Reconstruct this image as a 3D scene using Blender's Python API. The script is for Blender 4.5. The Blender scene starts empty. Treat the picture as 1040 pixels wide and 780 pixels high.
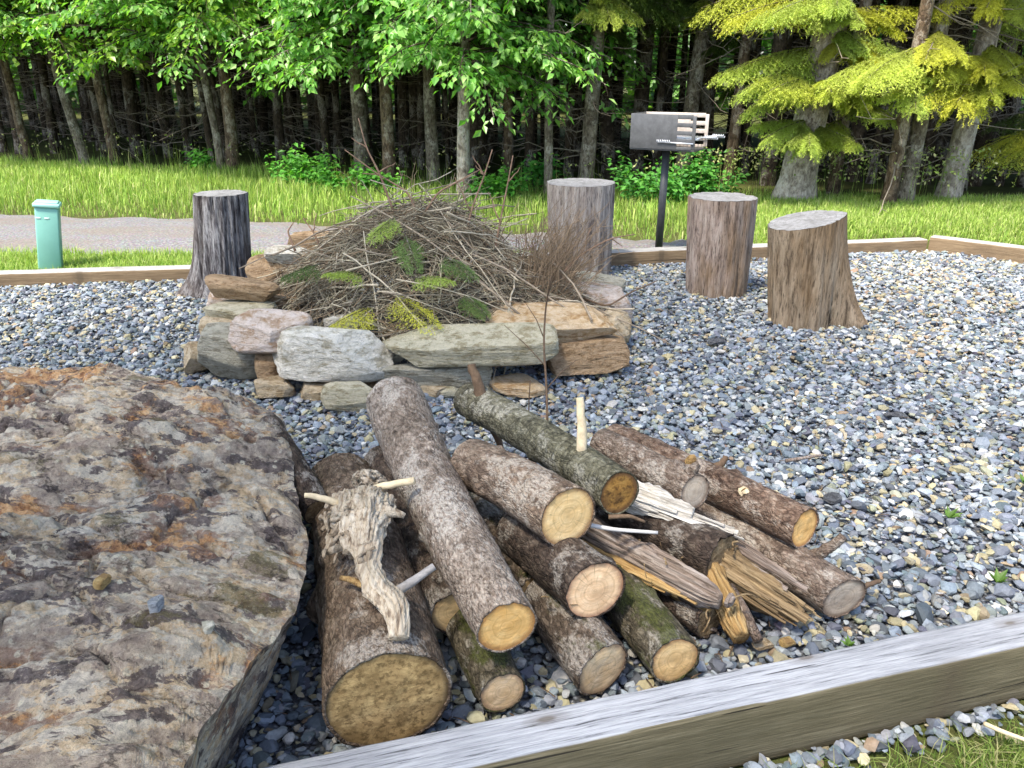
import bpy, math, random
import numpy as np
from mathutils import Vector, Matrix
rng = np.random.default_rng(7)
random.seed(7)
scene = bpy.context.scene
COL = scene.collection
PI = math.pi

# ------------------------------------------------------------------ camera
CAM_H, PITCH, FPX = 1.5, math.radians(21.3), 816.0
cam_d = bpy.data.cameras.new('camera'); cam = bpy.data.objects.new('camera', cam_d); COL.objects.link(cam)
cam.location = (0, 0, CAM_H); cam.rotation_euler = (PI/2-PITCH, 0, 0)
cam_d.sensor_width = 36; cam_d.lens = 36*FPX/1040; cam_d.clip_end = 2000; cam_d.clip_start = 0.05
scene.camera = cam
cp, sp = math.cos(PITCH), math.sin(PITCH)
def ray(px, py):
    a, b = (px-520)/FPX, (390-py)/FPX
    return np.array([a, cp+b*sp, -sp+b*cp])
def P(px, py, z=0.0):
    """the place at height z seen at a spot of the photograph"""
    d = ray(px, py); t = (z-CAM_H)/d[2]
    return np.array([0, 0, CAM_H])+d*t
def PY(px, py, y):
    """the place at distance y seen at a spot of the photograph"""
    d = ray(px, py); return np.array([0, 0, CAM_H])+d*(y/d[1])
def depth(p): return p[1]*cp-(p[2]-CAM_H)*sp

# ------------------------------------------------------------------ noise
def _h(ix, iy, iz, seed):
    n = (ix*374761393+iy*668265263+iz*2147483647+seed*1274126177) & 0xFFFFFFFF
    n = ((n ^ (n >> 13))*1274126177) & 0xFFFFFFFF
    n = ((n ^ (n >> 16))*2246822519) & 0xFFFFFFFF
    return ((n ^ (n >> 15)) & 0xFFFFFF)/float(0xFFFFFF)
def vnoise(p, seed=0):
    p = np.asarray(p, float); i = np.floor(p).astype(np.int64); f = p-i; f = f*f*(3-2*f)
    x, y, z = i[..., 0], i[..., 1], i[..., 2]; r = 0
    for dx in (0, 1):
        for dy in (0, 1):
            for dz in (0, 1):
                w = (f[..., 0] if dx else 1-f[..., 0])*(f[..., 1] if dy else 1-f[..., 1])*(f[..., 2] if dz else 1-f[..., 2])
                r = r+w*_h(x+dx, y+dy, z+dz, seed)
    return r*2-1
def fbm(p, seed=0, octv=4, gain=.5):
    p = np.asarray(p, float); a, s, r = 1., 0., 0
    for k in range(octv):
        r = r+a*vnoise(p*(2**k)+k*17.3, seed+k*7); s += a; a *= gain
    return r/s
def sstep(a, b, x):
    t = np.clip((x-a)/(b-a), 0, 1); return t*t*(3-2*t)
def unit(v):
    v = np.asarray(v, float); return v/np.maximum(np.linalg.norm(v, axis=-1, keepdims=True), 1e-9)

# ------------------------------------------------------------------ objects
def link(name, data, parent=None, loc=(0, 0, 0)):
    o = bpy.data.objects.new(name, data); COL.objects.link(o); o.location = loc
    if parent is not None: o.parent = parent
    return o
def tag(o, label=None, cat=None, group=None, kind=None):
    if label: o['label'] = label
    if cat: o['category'] = cat
    if group: o['group'] = group
    if kind: o['kind'] = kind
    return o
def thing(name, label, cat, loc=(0, 0, 0), group=None):
    return tag(link(name, None, None, [float(c) for c in loc]), label, cat, group)
def mesh(name, V, F, mat=None, parent=None, loc=(0, 0, 0), smooth=True, col=None, mi=None):
    """ONE mesh object; F a list of index arrays, each (n,k)"""
    V = np.asarray(V, np.float32)
    if not isinstance(F, list): F = [F]
    F = [np.asarray(f, np.int32) for f in F if len(f)]
    me = bpy.data.meshes.new(name)
    me.vertices.add(len(V)); me.vertices.foreach_set('co', V.ravel())
    nl = sum(f.size for f in F); nf = sum(len(f) for f in F)
    me.loops.add(nl); me.polygons.add(nf)
    me.loops.foreach_set('vertex_index', np.concatenate([f.ravel() for f in F]))
    tot = np.concatenate([np.full(len(f), f.shape[1], np.int32) for f in F])
    st = np.concatenate([[0], np.cumsum(tot)[:-1]]).astype(np.int32)
    me.polygons.foreach_set('loop_start', st)
    try: me.polygons.foreach_set('loop_total', tot)
    except Exception: pass
    me.polygons.foreach_set('use_smooth', np.full(nf, bool(smooth)))
    if mi is not None: me.polygons.foreach_set('material_index', np.asarray(mi, np.int32))
    if col is not None:
        a = me.attributes.new('Col', 'FLOAT_COLOR', 'POINT')
        c = np.ones((len(V), 4), np.float32); c[:, :3] = col; a.data.foreach_set('color', c.ravel())
    me.update(calc_edges=True); me.validate()
    if mat is not None:
        for m in (mat if isinstance(mat, (list, tuple)) else [mat]): me.materials.append(m)
    return link(name, me, parent, [float(c) for c in loc])
def mesh_sharp(*a, **k):
    ang = k.pop('ang', 35); o = mesh(*a, **k)
    o.data.set_sharp_from_angle(angle=math.radians(ang)); return o
class MB:
    """collects pieces of one mesh"""
    def __init__(s): s.V = []; s.F = []; s.C = []; s.n = 0
    def add(s, V, F, c=None):
        V = np.asarray(V, float)
        if not isinstance(F, list): F = [F]
        for f in F:
            if len(f): s.F.append(np.asarray(f)+s.n)
        s.V.append(V); s.n += len(V)
        if c is not None: s.C.append(np.broadcast_to(np.asarray(c, float), (len(V), 3)))
        return s
    def build(s, name, mat=None, parent=None, loc=(0, 0, 0), smooth=True, sharp=None):
        V = np.concatenate(s.V)-np.asarray(loc if parent is None else (0, 0, 0), float)
        by = {}
        for f in s.F: by.setdefault(f.shape[1], []).append(f)
        o = mesh(name, V, [np.concatenate(v) for v in by.values()], mat, parent, loc if parent is None else (0, 0, 0), smooth,
                 np.concatenate(s.C) if s.C else None)
        if sharp: o.data.set_sharp_from_angle(angle=math.radians(sharp))
        return o
def box(cx, cy, cz, sx, sy, sz, bev=0):
    x, y, z = sx/2, sy/2, sz/2
    if not bev:
        V = np.array([[a*x, b*y, c*z] for a in (-1, 1) for b in (-1, 1) for c in (-1, 1)])+[cx, cy, cz]
        return V, np.array([[0, 1, 3, 2], [4, 6, 7, 5], [0, 4, 5, 1], [2, 3, 7, 6], [0, 2, 6, 4], [1, 5, 7, 3]])
    import bmesh
    bm = bmesh.new(); bmesh.ops.create_cube(bm, size=1)
    for v in bm.verts: v.co = (v.co.x*sx, v.co.y*sy, v.co.z*sz)
    bmesh.ops.bevel(bm, geom=list(bm.edges), offset=bev, segments=2, affect='EDGES', profile=.5)
    bm.verts.index_update()
    V = np.array([v.co[:] for v in bm.verts])+[cx, cy, cz]
    by = {}
    for f in bm.faces: by.setdefault(len(f.verts), []).append([v.index for v in f.verts])
    bm.free(); return V, [np.array(v) for v in by.values()]
def sweep(pts, rad, seg=8, flat=1.0, up=None, amp=0.0, nscale=20, seed=0, cap=True, twist=0, grain=0., gk=3., gl=8.):
    """tube along pts; rad per point; flat squashes the 2nd axis; amp = relative noise"""
    pts = np.asarray(pts, float); n = len(pts); rad = np.broadcast_to(np.asarray(rad, float), (n,))
    T = unit(np.gradient(pts, axis=0))
    a = np.array(up, float) if up is not None else (np.array([0, 0, 1.]) if abs(T[0][2]) < .9 else np.array([1., 0, 0]))
    V = []; u = None
    for i in range(n):
        if u is None: u = unit(np.cross(T[i], a))
        else: u = unit(u-T[i]*np.dot(u, T[i]))
        w = np.cross(T[i], u); th = np.linspace(0, 2*PI, seg, endpoint=False)+twist*i
        V.append(pts[i]+rad[i]*(np.cos(th)[:, None]*u+flat*np.sin(th)[:, None]*w))
    V = np.array(V)
    if amp:
        d = fbm(V*nscale, seed, 3)[..., None]
        V = V+(V-pts[:, None, :])*d*amp
    if grain:
        th = np.linspace(0, 2*PI, seg, endpoint=False); sl = np.concatenate([[0], np.cumsum(np.linalg.norm(np.diff(pts, axis=0), axis=1))])
        q = np.stack([np.broadcast_to(np.cos(th)*gk, (n, seg)), np.broadcast_to(np.sin(th)*gk, (n, seg)), np.broadcast_to((sl*gl)[:, None], (n, seg))], -1)+seed*3.7
        d = -np.abs(fbm(q, seed, 4))*1.6+.35+.35*fbm(q*np.array([.4, .4, 1.5]), seed+4, 3); V = V+(V-pts[:, None, :])*d[..., None]*grain
    V = V.reshape(-1, 3)
    i, j = np.meshgrid(np.arange(n-1), np.arange(seg), indexing='ij'); j2 = (j+1) % seg
    F = np.stack([i*seg+j, i*seg+j2, (i+1)*seg+j2, (i+1)*seg+j], -1).reshape(-1, 4)
    if not cap: return V, [F]
    V = np.concatenate([V, pts[:1], pts[-1:]]); k = np.arange(seg)
    T3 = np.concatenate([np.stack([np.full(seg, n*seg), (k+1) % seg, k], -1),
                         np.stack([np.full(seg, n*seg+1), (n-1)*seg+k, (n-1)*seg+(k+1) % seg], -1)])
    return V, [F, T3]
_ico = {}
def ico(sub):
    if sub not in _ico:
        import bmesh
        bm = bmesh.new(); bmesh.ops.create_icosphere(bm, subdivisions=sub, radius=1); bm.verts.index_update()
        _ico[sub] = (np.array([v.co[:] for v in bm.verts]), np.array([[v.index for v in f.verts] for f in bm.faces])); bm.free()
    return _ico[sub]
def curve(a, b, bend=(0, 0, 0), n=8, jit=0, r=None):
    t = np.linspace(0, 1, n)[:, None]; p = np.asarray(a)*(1-t)+np.asarray(b)*t+np.asarray(bend)*4*t*(1-t)
    if jit:
        q = (r or rng).normal(0, jit, (n, 3)); q[0] = q[-1] = 0; p = p+q
    return p

# ------------------------------------------------------------------ materials
class M:
    def __init__(s, name, rough=.8, spec=.3):
        s.m = bpy.data.materials.new(name); s.m.use_nodes = True; s.t = s.m.node_tree
        s.b = s.t.nodes['Principled BSDF']; s.out = s.t.nodes['Material Output']
        s.b.inputs['Roughness'].default_value = rough; s.b.inputs['Specular IOR Level'].default_value = spec
        s._co = {}
    def nd(s, ty, **kw):
        n = s.t.nodes.new('ShaderNode'+ty)
        for k, v in kw.items(): setattr(n, k, v)
        return n
    def put(s, sock, v):
        if hasattr(v, 'links') or isinstance(v, bpy.types.NodeSocket): s.t.links.new(v, sock)
        elif isinstance(v, (tuple, list)) and len(v) == 3 and sock.type == 'RGBA': sock.default_value = (*v, 1)
        else: sock.default_value = v
    def co(s, kind='Object', scale=(1, 1, 1), loc=(0, 0, 0), rot=(0, 0, 0)):
        if 'tc' not in s._co: s._co['tc'] = s.nd('TexCoord')
        v = s._co['tc'].outputs[kind]
        mp = s.nd('Mapping'); s.put(mp.inputs['Vector'], v)
        mp.inputs['Scale'].default_value = scale; mp.inputs['Location'].default_value = loc; mp.inputs['Rotation'].default_value = rot
        return mp.outputs[0]
    def noise(s, v, scale, det=4, rough=.55, dist=0):
        n = s.nd('TexNoise'); s.put(n.inputs['Vector'], v); n.inputs['Scale'].default_value = scale
        n.inputs['Detail'].default_value = det; n.inputs['Roughness'].default_value = rough; n.inputs['Distortion'].default_value = dist
        return n.outputs['Fac']
    def noisec(s, v, scale, det=3):
        n = s.nd('TexNoise'); s.put(n.inputs['Vector'], v); n.inputs['Scale'].default_value = scale; n.inputs['Detail'].default_value = det
        return n.outputs['Color']
    def vor(s, v, scale, feat='F1', out='Distance', rnd=1, dim='3D'):
        n = s.nd('TexVoronoi', feature=feat, voronoi_dimensions=dim); s.put(n.inputs['Vector'], v); n.inputs['Scale'].default_value = scale; n.inputs['Randomness'].default_value = rnd
        return n.outputs[out]
    def ramp(s, f, stops, interp='LINEAR'):
        n = s.nd('ValToRGB'); s.put(n.inputs[0], f); e = n.color_ramp.elements; n.color_ramp.interpolation = interp
        while len(e) < len(stops): e.new(.5)
        for k, (p, c) in enumerate(stops):
            e[k].position = p; e[k].color = (*c, 1) if isinstance(c, (tuple, list)) else (c, c, c, 1)
        return n.outputs[0]
    def mix(s, f, a, b, blend='MIX'):
        n = s.nd('Mix', data_type='RGBA', blend_type=blend); s.put(n.inputs[0], f); s.put(n.inputs[6], a); s.put(n.inputs[7], b)
        return n.outputs[2]
    def math(s, op, a, b=0.0):
        n = s.nd('Math', operation=op); s.put(n.inputs[0], a); s.put(n.inputs[1], b); return n.outputs[0]
    def attr(s, name='Col'):
        n = s.nd('Attribute'); n.attribute_name = name; return n.outputs['Color']
    def bump(s, h, strength=.5, dist=.01, n0=None):
        n = s.nd('Bump'); s.put(n.inputs['Height'], h); n.inputs['Strength'].default_value = strength; n.inputs['Distance'].default_value = dist
        if n0 is not None: s.put(n.inputs['Normal'], n0)
        return n.outputs[0]
    def up(s):
        g = s.nd('NewGeometry'); x = s.nd('SeparateXYZ'); s.put(x.inputs[0], g.outputs['Normal']); return x.outputs[2]
    def xyz(s, v):
        x = s.nd('SeparateXYZ'); s.put(x.inputs[0], v); return x.outputs
    def fin(s, color=None, normal=None, rough=None, transl=None, tfac=.4):
        if color is not None: s.put(s.b.inputs['Base Color'], color)
        if normal is not None: s.put(s.b.inputs['Normal'], normal)
        if rough is not None: s.put(s.b.inputs['Roughness'], rough)
        if transl is not None:
            t = s.nd('BsdfTranslucent'); s.put(t.inputs[0], transl)
            mx = s.nd('MixShader'); mx.inputs[0].default_value = tfac
            s.t.links.new(s.b.outputs[0], mx.inputs[1]); s.t.links.new(t.outputs[0], mx.inputs[2]); s.t.links.new(mx.outputs[0], s.out.inputs[0])
        return s.m

def bark_mat(name, dark, mid, light, patch=.45, moss=0.0, seed=0, scale=1., bands=0.0, rough=.85, bstr=.8):
    m = M(name, rough, .25); c = m.co('Object', (1, 1, .6), (seed*1.7, seed*.9, seed*.31))
    n1 = m.noise(c, 38*scale, 8, .65, .3); n2 = m.noise(c, 9*scale, 9, .72); n3 = m.noise(c, 120*scale, 3, .6)
    v = m.vor(c, 62*scale)
    wp = m.nd('VectorMath', operation='ADD'); m.put(wp.inputs[0], c); ws = m.nd('VectorMath', operation='SCALE'); m.put(ws.inputs[0], m.noisec(c, 30*scale, 4)); ws.inputs['Scale'].default_value = .035/scale; m.put(wp.inputs[1], ws.outputs[0])
    pe = m.vor(wp.outputs[0], 85*scale, 'DISTANCE_TO_EDGE'); pc = m.xyz(m.vor(wp.outputs[0], 85*scale, 'F1', 'Color'))[0]
    base = m.ramp(m.math('ADD', m.math('MULTIPLY', n1, .8), m.math('MULTIPLY', pc, .2)), [(.3, dark), (.48, mid), (.7, light)])
    base = m.mix(m.ramp(pe, [(.02, .30), (.12, 0.)]), base, dark)
    dk = m.ramp(v, [(.25, 1.), (.75, .35)]); base = m.mix(.55, base, dk, 'MULTIPLY')
    fl = m.noise(m.co('Object', (1, 1, .35), (seed+5, seed, 0)), 95*scale, 6, .7); base = m.mix(m.ramp(fl, [(.34, .85), (.44, 0.)]), base, dark); base = m.mix(m.ramp(fl, [(.58, 0.), (.68, .5)]), base, light)
    pm = m.ramp(n2, [(patch, 0.), (patch+.16, 1.)]); sp_ = m.ramp(n3, [(.42, 0.), (.62, 1.)])
    base = m.mix(m.math('MULTIPLY', m.math('MULTIPLY', pm, sp_), .8), base, light)
    n4 = m.noise(c, 4.5*scale, 9, .68); base = m.mix(m.ramp(n4, [(.50, 0.), (.56, .6)]), base, m.mix(1., base, (.42, .38, .35), 'MULTIPLY')); n6 = m.noise(m.co('Object', (1, 1, .8), (seed*3, 7, 1)), 6*scale, 10, .72); base = m.mix(m.math('MULTIPLY', m.ramp(n6, [(.53, 0.), (.57, .75)]), m.ramp(n3, [(.38, .2), (.55, 1.)])), base, tuple(.5*x+.5*g_ for x, g_ in zip(light, (.44, .43, .41))))
    h = m.math('SUBTRACT', m.math('ADD', m.math('MULTIPLY', n1, .8), m.math('MULTIPLY', n3, .4)), m.math('MULTIPLY', v, .5)); h = m.math('ADD', h, m.ramp(pe, [(0., 0.), (.2, .35)]))
    if bands:
        cb = m.co('Object', (.25, .25, 1), (seed, 0, 0)); nb = m.noise(cb, 70*scale, 4, .6, .8)
        bd = m.ramp(nb, [(.35, .25), (.5, 1.)]); base = m.mix(bands, base, bd, 'MULTIPLY'); h = m.math('ADD', h, m.math('MULTIPLY', nb, 1.2))
    if moss:
        mk = m.math('MULTIPLY', m.ramp(m.math('ADD', m.noise(c, 13, 6, .7), m.math('MULTIPLY', m.up(), .09)), [(.64-.14*moss, 0.), (.74-.14*moss, 1.)]), min(1, .5+moss*.4))
        mc = m.ramp(m.noise(c, 160, 3), [(.3, (.03, .035, .008)), (.7, (.095, .11, .025))])
        base = m.mix(mk, base, mc); h = m.math('ADD', h, m.math('MULTIPLY', m.math('MULTIPLY', mk, m.noise(c, 260, 2)), 1.4))
    return m.fin(m.mix(1., base, (1.0, .97, .93), 'MULTIPLY'), m.bump(h, bstr, .012))
def cut_mat(name, pale, mid, rim, seed=0, rings=110, dark=None, ctr=(0, 0), rimr=.08):
    m = M(name, .75, .2); c = m.co('Object', (1, 1, 0), (-ctr[0], -ctr[1], seed*1.3))
    wob = m.noise(c, 14, 3); l = m.nd('VectorMath', operation='LENGTH'); c2 = m.co('Object', (1, 1, 0), (-ctr[0], -ctr[1], 0)); m.put(l.inputs[0], c2); r = l.outputs['Value']
    rr = m.math('ADD', r, m.math('MULTIPLY', wob, .022))
    s_ = m.noise(m.nd('CombineXYZ').outputs[0], 1.0, 0); cx_ = m.t.nodes[-2]; m.put(cx_.inputs[0], m.math('MULTIPLY', rr, rings*2.6)); s_ = m.noise(cx_.outputs[0], 1.0, 3, .6)
    n = m.noise(c, 30, 6, .65); col = m.ramp(n, [(.3, mid), (.65, pale)])
    col = m.mix(m.ramp(s_, [(.40, .5), (.53, 0.)]), col, tuple(x*.62 for x in mid))
    st = m.noise(m.co('Object', (8, 130, 1), (seed, 0, 0), (0, 0, .6+seed)), 1.0, 4, .7)
    col = m.mix(m.ramp(st, [(.35, .45), (.55, 0.)]), col, tuple(x*.8 for x in mid))
    px = m.xyz(c2); an = m.math('ARCTAN2', px[1], px[0]); cv = m.nd('CombineXYZ'); m.put(cv.inputs[0], m.math('ADD', m.math('MULTIPLY', an, 3.2), m.math('MULTIPLY', wob, .5))); m.put(cv.inputs[1], m.math('MULTIPLY', r, 3.)); cv.inputs[2].default_value = seed*3.3
    ck = m.noise(cv.outputs[0], 1.3, 2, .5); ckm = m.math('MULTIPLY', m.ramp(m.math('ABSOLUTE', m.math('SUBTRACT', ck, .5)), [(.0, 1.), (.012, 0.)]), m.ramp(r, [(.008, 0.), (.03, .55)]))
    col = m.mix(ckm, col, tuple(x*.3 for x in mid)); blo = m.noise(c, 11, 7, .7); col = m.mix(m.ramp(blo, [(.42, .4), (.56, 0.)]), col, tuple(x*.68 for x in mid))
    er = m.math('ADD', r, m.math('MULTIPLY', m.math('SUBTRACT', m.noise(c, 60, 5, .7), .5), .028))
    col = m.mix(m.ramp(er, [(max(0, rimr-.014), 0.), (rimr, .9)]), col, rim)
    pith = m.ramp(m.math('ADD', r, m.math('MULTIPLY', m.math('SUBTRACT', wob, .5), .02)), [(.004, .35), (.02, 0.)]); col = m.mix(pith, col, tuple(x*.5 for x in mid))
    if dark:
        dn = m.noise(c, 16, 6, .7); col = m.mix(m.ramp(dn, [(.47, 0.), (.60, .75)]), col, dark)
        dn2 = m.noise(c, 60, 5, .7); col = m.mix(m.ramp(dn2, [(.4, .6), (.5, 0.)]), col, tuple(x*.4 for x in dark))
    h = m.math('ADD', m.math('MULTIPLY', st, .7), m.math('ADD', m.math('MULTIPLY', s_, .3), m.noise(c, 90, 4)))
    return m.fin(col, m.bump(h, .35, .004))
def rock_mat(name, a, b, c_, spot=(.6, .58, .54), seed=0, scale=1., strata=(1, 1, 3), amt=.5):
    m = M(name, .85, .25); c = m.co('Object', strata, (seed*3.1, seed, seed*.7)); c1 = m.co('Object', (1, 1, 1), (seed, seed*2.3, 0))
    n1 = m.noise(c, 9*scale, 10, .7, .3); n2 = m.noise(c1, 40*scale, 9, .74); n3 = m.noise(c1, 4*scale, 8, .68)
    col = m.ramp(n1, [(.36, c_), (.47, a), (.6, b)]); col = m.mix(m.ramp(n3, [(.47, 0.), (.54, amt)]), col, b); n5 = m.noise(m.co('Object', (1, 1, 1.6), (seed*1.7, 4, seed)), 5*scale, 9, .7); col = m.mix(m.ramp(n5, [(.54, 0.), (.60, .7)]), col, c_)
    col = m.mix(m.ramp(n2, [(.32, .75), (.46, 0.)]), col, tuple(x*.45 for x in a)); col = m.mix(m.ramp(n2, [(.6, 0.), (.72, .7)]), col, spot)
    ed = m.vor(c, 5*scale, 'DISTANCE_TO_EDGE'); cr = m.ramp(ed, [(.0, 0.), (.03, 1.)])
    h = m.math('ADD', m.math('ADD', m.math('MULTIPLY', n1, 1.), m.math('MULTIPLY', n2, .6)), m.math('MULTIPLY', cr, .15))
    return m.fin(m.mix(1., col, (1.22, 1.18, 1.12), 'MULTIPLY'), m.bump(h, 1.0, .025))
def wood_mat(name, a, b, dark, axis=2, seed=0, k=1., bstr=.8, rough=.85):
    """weathered or split wood with its grain along one axis"""
    sc = [1., 1., 1.]; sc[axis] = .05
    m = M(name, rough, .25); c = m.co('Object', sc, (seed, seed*.7, seed*1.9)); n1 = m.noise(c, 60*k, 6, .65, .4); n2 = m.noise(c, 170*k, 4, .6); n3 = m.noise(m.co('Object', (1, 1, 1), (seed, 1, 2)), 5*k, 4)
    col = m.ramp(n1, [(.32, dark), (.45, a), (.65, b)]); col = m.mix(m.ramp(n2, [(.35, .6), (.5, 0.)]), col, dark)
    col = m.mix(m.ramp(n3, [(.4, 0.), (.65, .45)]), col, tuple(.55*x+.45*y for x, y in zip(a, dark)))
    return m.fin(col, m.bump(m.math('ADD', n1, m.math('MULTIPLY', n2, .5)), bstr, .01))
def flat_mat(name, colr, rough=.6, spec=.4, metal=0, var=.15, scale=12):
    m = M(name, rough, spec); n = m.noise(m.co('Object'), scale, 6, .65)
    col = m.ramp(n, [(.3, tuple(x*(1-var) for x in colr)), (.7, tuple(min(1, x*(1+var)) for x in colr))])
    m.b.inputs['Metallic'].default_value = metal
    return m.fin(col, m.bump(n, .12, .004))
def leaf_mat(name, tf=.45, rough=.5, tint=(1.15, 1.3, .45), spec=.3):
    m = M(name, rough, spec); c = m.attr('Col'); t = m.mix(1., c, tint, 'MULTIPLY')
    return m.fin(c, None, None, t, tf)
# ================================================================== SETTING
def grid_pts(x0, x1, y0, y1, nx, ny):
    X, Y = np.meshgrid(np.linspace(x0, x1, nx), np.linspace(y0, y1, ny))
    i, j = np.meshgrid(np.arange(ny-1), np.arange(nx-1), indexing='ij')
    F = np.stack([i*nx+j, i*nx+j+1, (i+1)*nx+j+1, (i+1)*nx+j], -1).reshape(-1, 4)
    return X.ravel(), Y.ravel(), F
def bank(x, y):
    """gentle rise of the lawn to the right of the gravel"""
    return .17*sstep(1.6, 3.2, x)*sstep(6.9, 7.7, y)*(1-.4*sstep(9, 14, y))
def inpoly(x, y, poly):
    r = np.zeros(np.shape(x), bool); n = len(poly)
    for k in range(n):
        (x1, y1), (x2, y2) = poly[k], poly[(k+1) % n]
        if y1 == y2: continue
        c = ((y1 > y) != (y2 > y)) & (x < (x2-x1)*(y-y1)/(y2-y1)+x1); r ^= c
    return r
m = M('soil and turf', .95, .1); c = m.co('Object'); n = m.noise(c, 3, 8, .65); n2 = m.noise(c, 60, 4)
col = m.ramp(n, [(.3, (.045, .05, .015)), (.6, (.08, .10, .025))]); col = m.mix(m.ramp(n2, [(.4, .5), (.6, 0.)]), col, (.07, .055, .035))
m_soil = m.fin(col, m.bump(n2, .6, .02))
# one ground sheet to the horizon, finer where the lawn rises
X, Y, F = grid_pts(-14, 14, 6, 20, 120, 60); Z = -.055+bank(X, Y)
g = MB(); g.add(np.stack([X, Y, Z], 1), F)
big = [(-400, -14, -100, 400), (14, 400, -100, 400), (-14, 14, -100, 6), (-14, 14, 20, 400)]
for x0, x1, y0, y1 in big: g.add([[x0, y0, -.055], [x1, y0, -.055], [x1, y1, -.055], [x0, y1, -.055]], np.array([[0, 1, 2, 3]]))
ground = g.build('ground', m_soil); tag(ground, kind='structure')

# gravel road
m = M('crushed stone road', .9, .2); c = m.co('Object'); n = m.noise(c, 45, 6, .7); n1 = m.noise(m.co('Object', (.3, 1, 1)), 2.2, 4); vc = m.vor(c, 55, 'F1', 'Color')
col = m.ramp(n, [(.32, (.10, .095, .105)), (.5, (.19, .185, .195)), (.68, (.34, .33, .33))]); col = m.mix(.18, col, vc, 'OVERLAY')
col = m.mix(m.ramp(n1, [(.45, 0.), (.6, .45)]), col, (.20, .16, .125))
m_road = m.fin(col, m.bump(m.noise(c, 80, 5, .7), .8, .02))
up_px = [(-350, 211), (-200, 212), (0, 214), (150, 217), (300, 222), (420, 227), (530, 232), (640, 237), (740, 240)]
UP = np.array([P(x, y)[:2] for x, y in up_px]); UP = UP[:-1]; UP = np.concatenate([UP, [[1.75, 7.7], [2.15, 7.3]]])
LO = UP.copy(); LO[:, 1] = np.interp(UP[:, 0], [-9, -3.5, 1, 6], [7.2, 7.02, 6.95, 6.9])
nr = 80; tt = np.linspace(0, 1, nr); xs = np.interp(tt, np.linspace(0, 1, len(UP)), UP[:, 0])
yu = np.interp(xs, UP[:, 0], UP[:, 1])+.08*np.array([math.sin(k*1.3)+math.sin(k*.47) for k in range(nr)]); yl = np.interp(xs, LO[:, 0], LO[:, 1])+.03*np.array([math.sin(k*1.7) for k in range(nr)])
V = []; ns = 10
for k in range(nr):
    for q in range(ns+1):
        s = q/ns; y = yl[k]*(1-s)+yu[k]*s; V.append([xs[k], y, -.045+.05*math.sin(PI*s)+max(0, bank(xs[k], y))])
i, j = np.meshgrid(np.arange(nr-1), np.arange(ns), indexing='ij'); w = ns+1
F = np.stack([i*w+j, (i+1)*w+j, (i+1)*w+j+1, i*w+j+1], -1).reshape(-1, 4)
tag(mesh('gravel_road', V, F, m_road), kind='structure')

# ------------------------------------------------------------------ timbers
TOP = .135
fb0, fb1 = P(560, 717, TOP), P(1040, 619, TOP); ff0, ff1 = P(560, 762, TOP), P(1040, 657, TOP)
bdir = unit((fb1-fb0)[:2]); bnrm = np.array([bdir[1], -bdir[0]])          # towards the viewer
bw = float(np.dot((ff0-fb0)[:2], bnrm)); bw = min(max(bw, .11), .17)
print('front timber width', bw, 'dir', bdir, fb0, fb1)
def tim_mat(name, axis_seed, top_a, top_b, side_a, side_b, dark):
    m = M(name, .85, .2); c = m.co('Object', (.035, 1, 1), (axis_seed, 0, 0)); n1 = m.noise(c, 150, 8, .72, .2); n2 = m.noise(c, 380, 4, .65); n3 = m.noise(m.co('Object', (.6, 1, 1), (0, axis_seed, 0)), 4, 4, .6)
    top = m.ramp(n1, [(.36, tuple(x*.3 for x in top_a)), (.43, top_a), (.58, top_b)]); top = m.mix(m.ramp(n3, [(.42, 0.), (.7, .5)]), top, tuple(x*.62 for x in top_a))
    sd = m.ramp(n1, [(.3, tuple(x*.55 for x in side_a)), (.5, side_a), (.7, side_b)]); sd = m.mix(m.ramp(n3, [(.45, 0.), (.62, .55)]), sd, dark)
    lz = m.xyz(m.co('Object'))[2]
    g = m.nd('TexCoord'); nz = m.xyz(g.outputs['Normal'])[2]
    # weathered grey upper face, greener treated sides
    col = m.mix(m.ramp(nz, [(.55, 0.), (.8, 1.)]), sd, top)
    ck = m.ramp(m.noise(m.co('Object', (.022, 1, 1), (3.3+axis_seed, .2, 0)), 55, 2, .5, .1), [(.30, 1.), (.315, 0.)]); col = m.mix(m.math('MULTIPLY', ck, .9), col, (.03, .025, .02))
    # knots
    kv = m.co('Object', (2.1, 5.5, 1), (axis_seed*.37+.2, .35, .1)); kd = m.math('ADD', m.vor(kv, 1., dim='2D'), m.math('MULTIPLY', m.math('SUBTRACT', n3, .5), .06)); kn = m.ramp(kd, [(.025, 1.), (.05, .45), (.10, .25), (.13, 0.)])
    col = m.mix(m.math('MULTIPLY', kn, .75), col, (.10, .075, .05))
    h = m.math('SUBTRACT', m.math('ADD', n1, m.math('MULTIPLY', n2, .6)), m.math('MULTIPLY', ck, 2.))
    return m.fin(col, m.bump(h, .8, .006))
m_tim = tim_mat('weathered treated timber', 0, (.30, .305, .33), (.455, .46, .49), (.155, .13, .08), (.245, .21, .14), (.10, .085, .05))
m_timb = tim_mat('old edging timber', 5, (.30, .29, .28), (.44, .43, .42), (.20, .14, .085), (.30, .225, .14), (.12, .085, .055))
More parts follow.
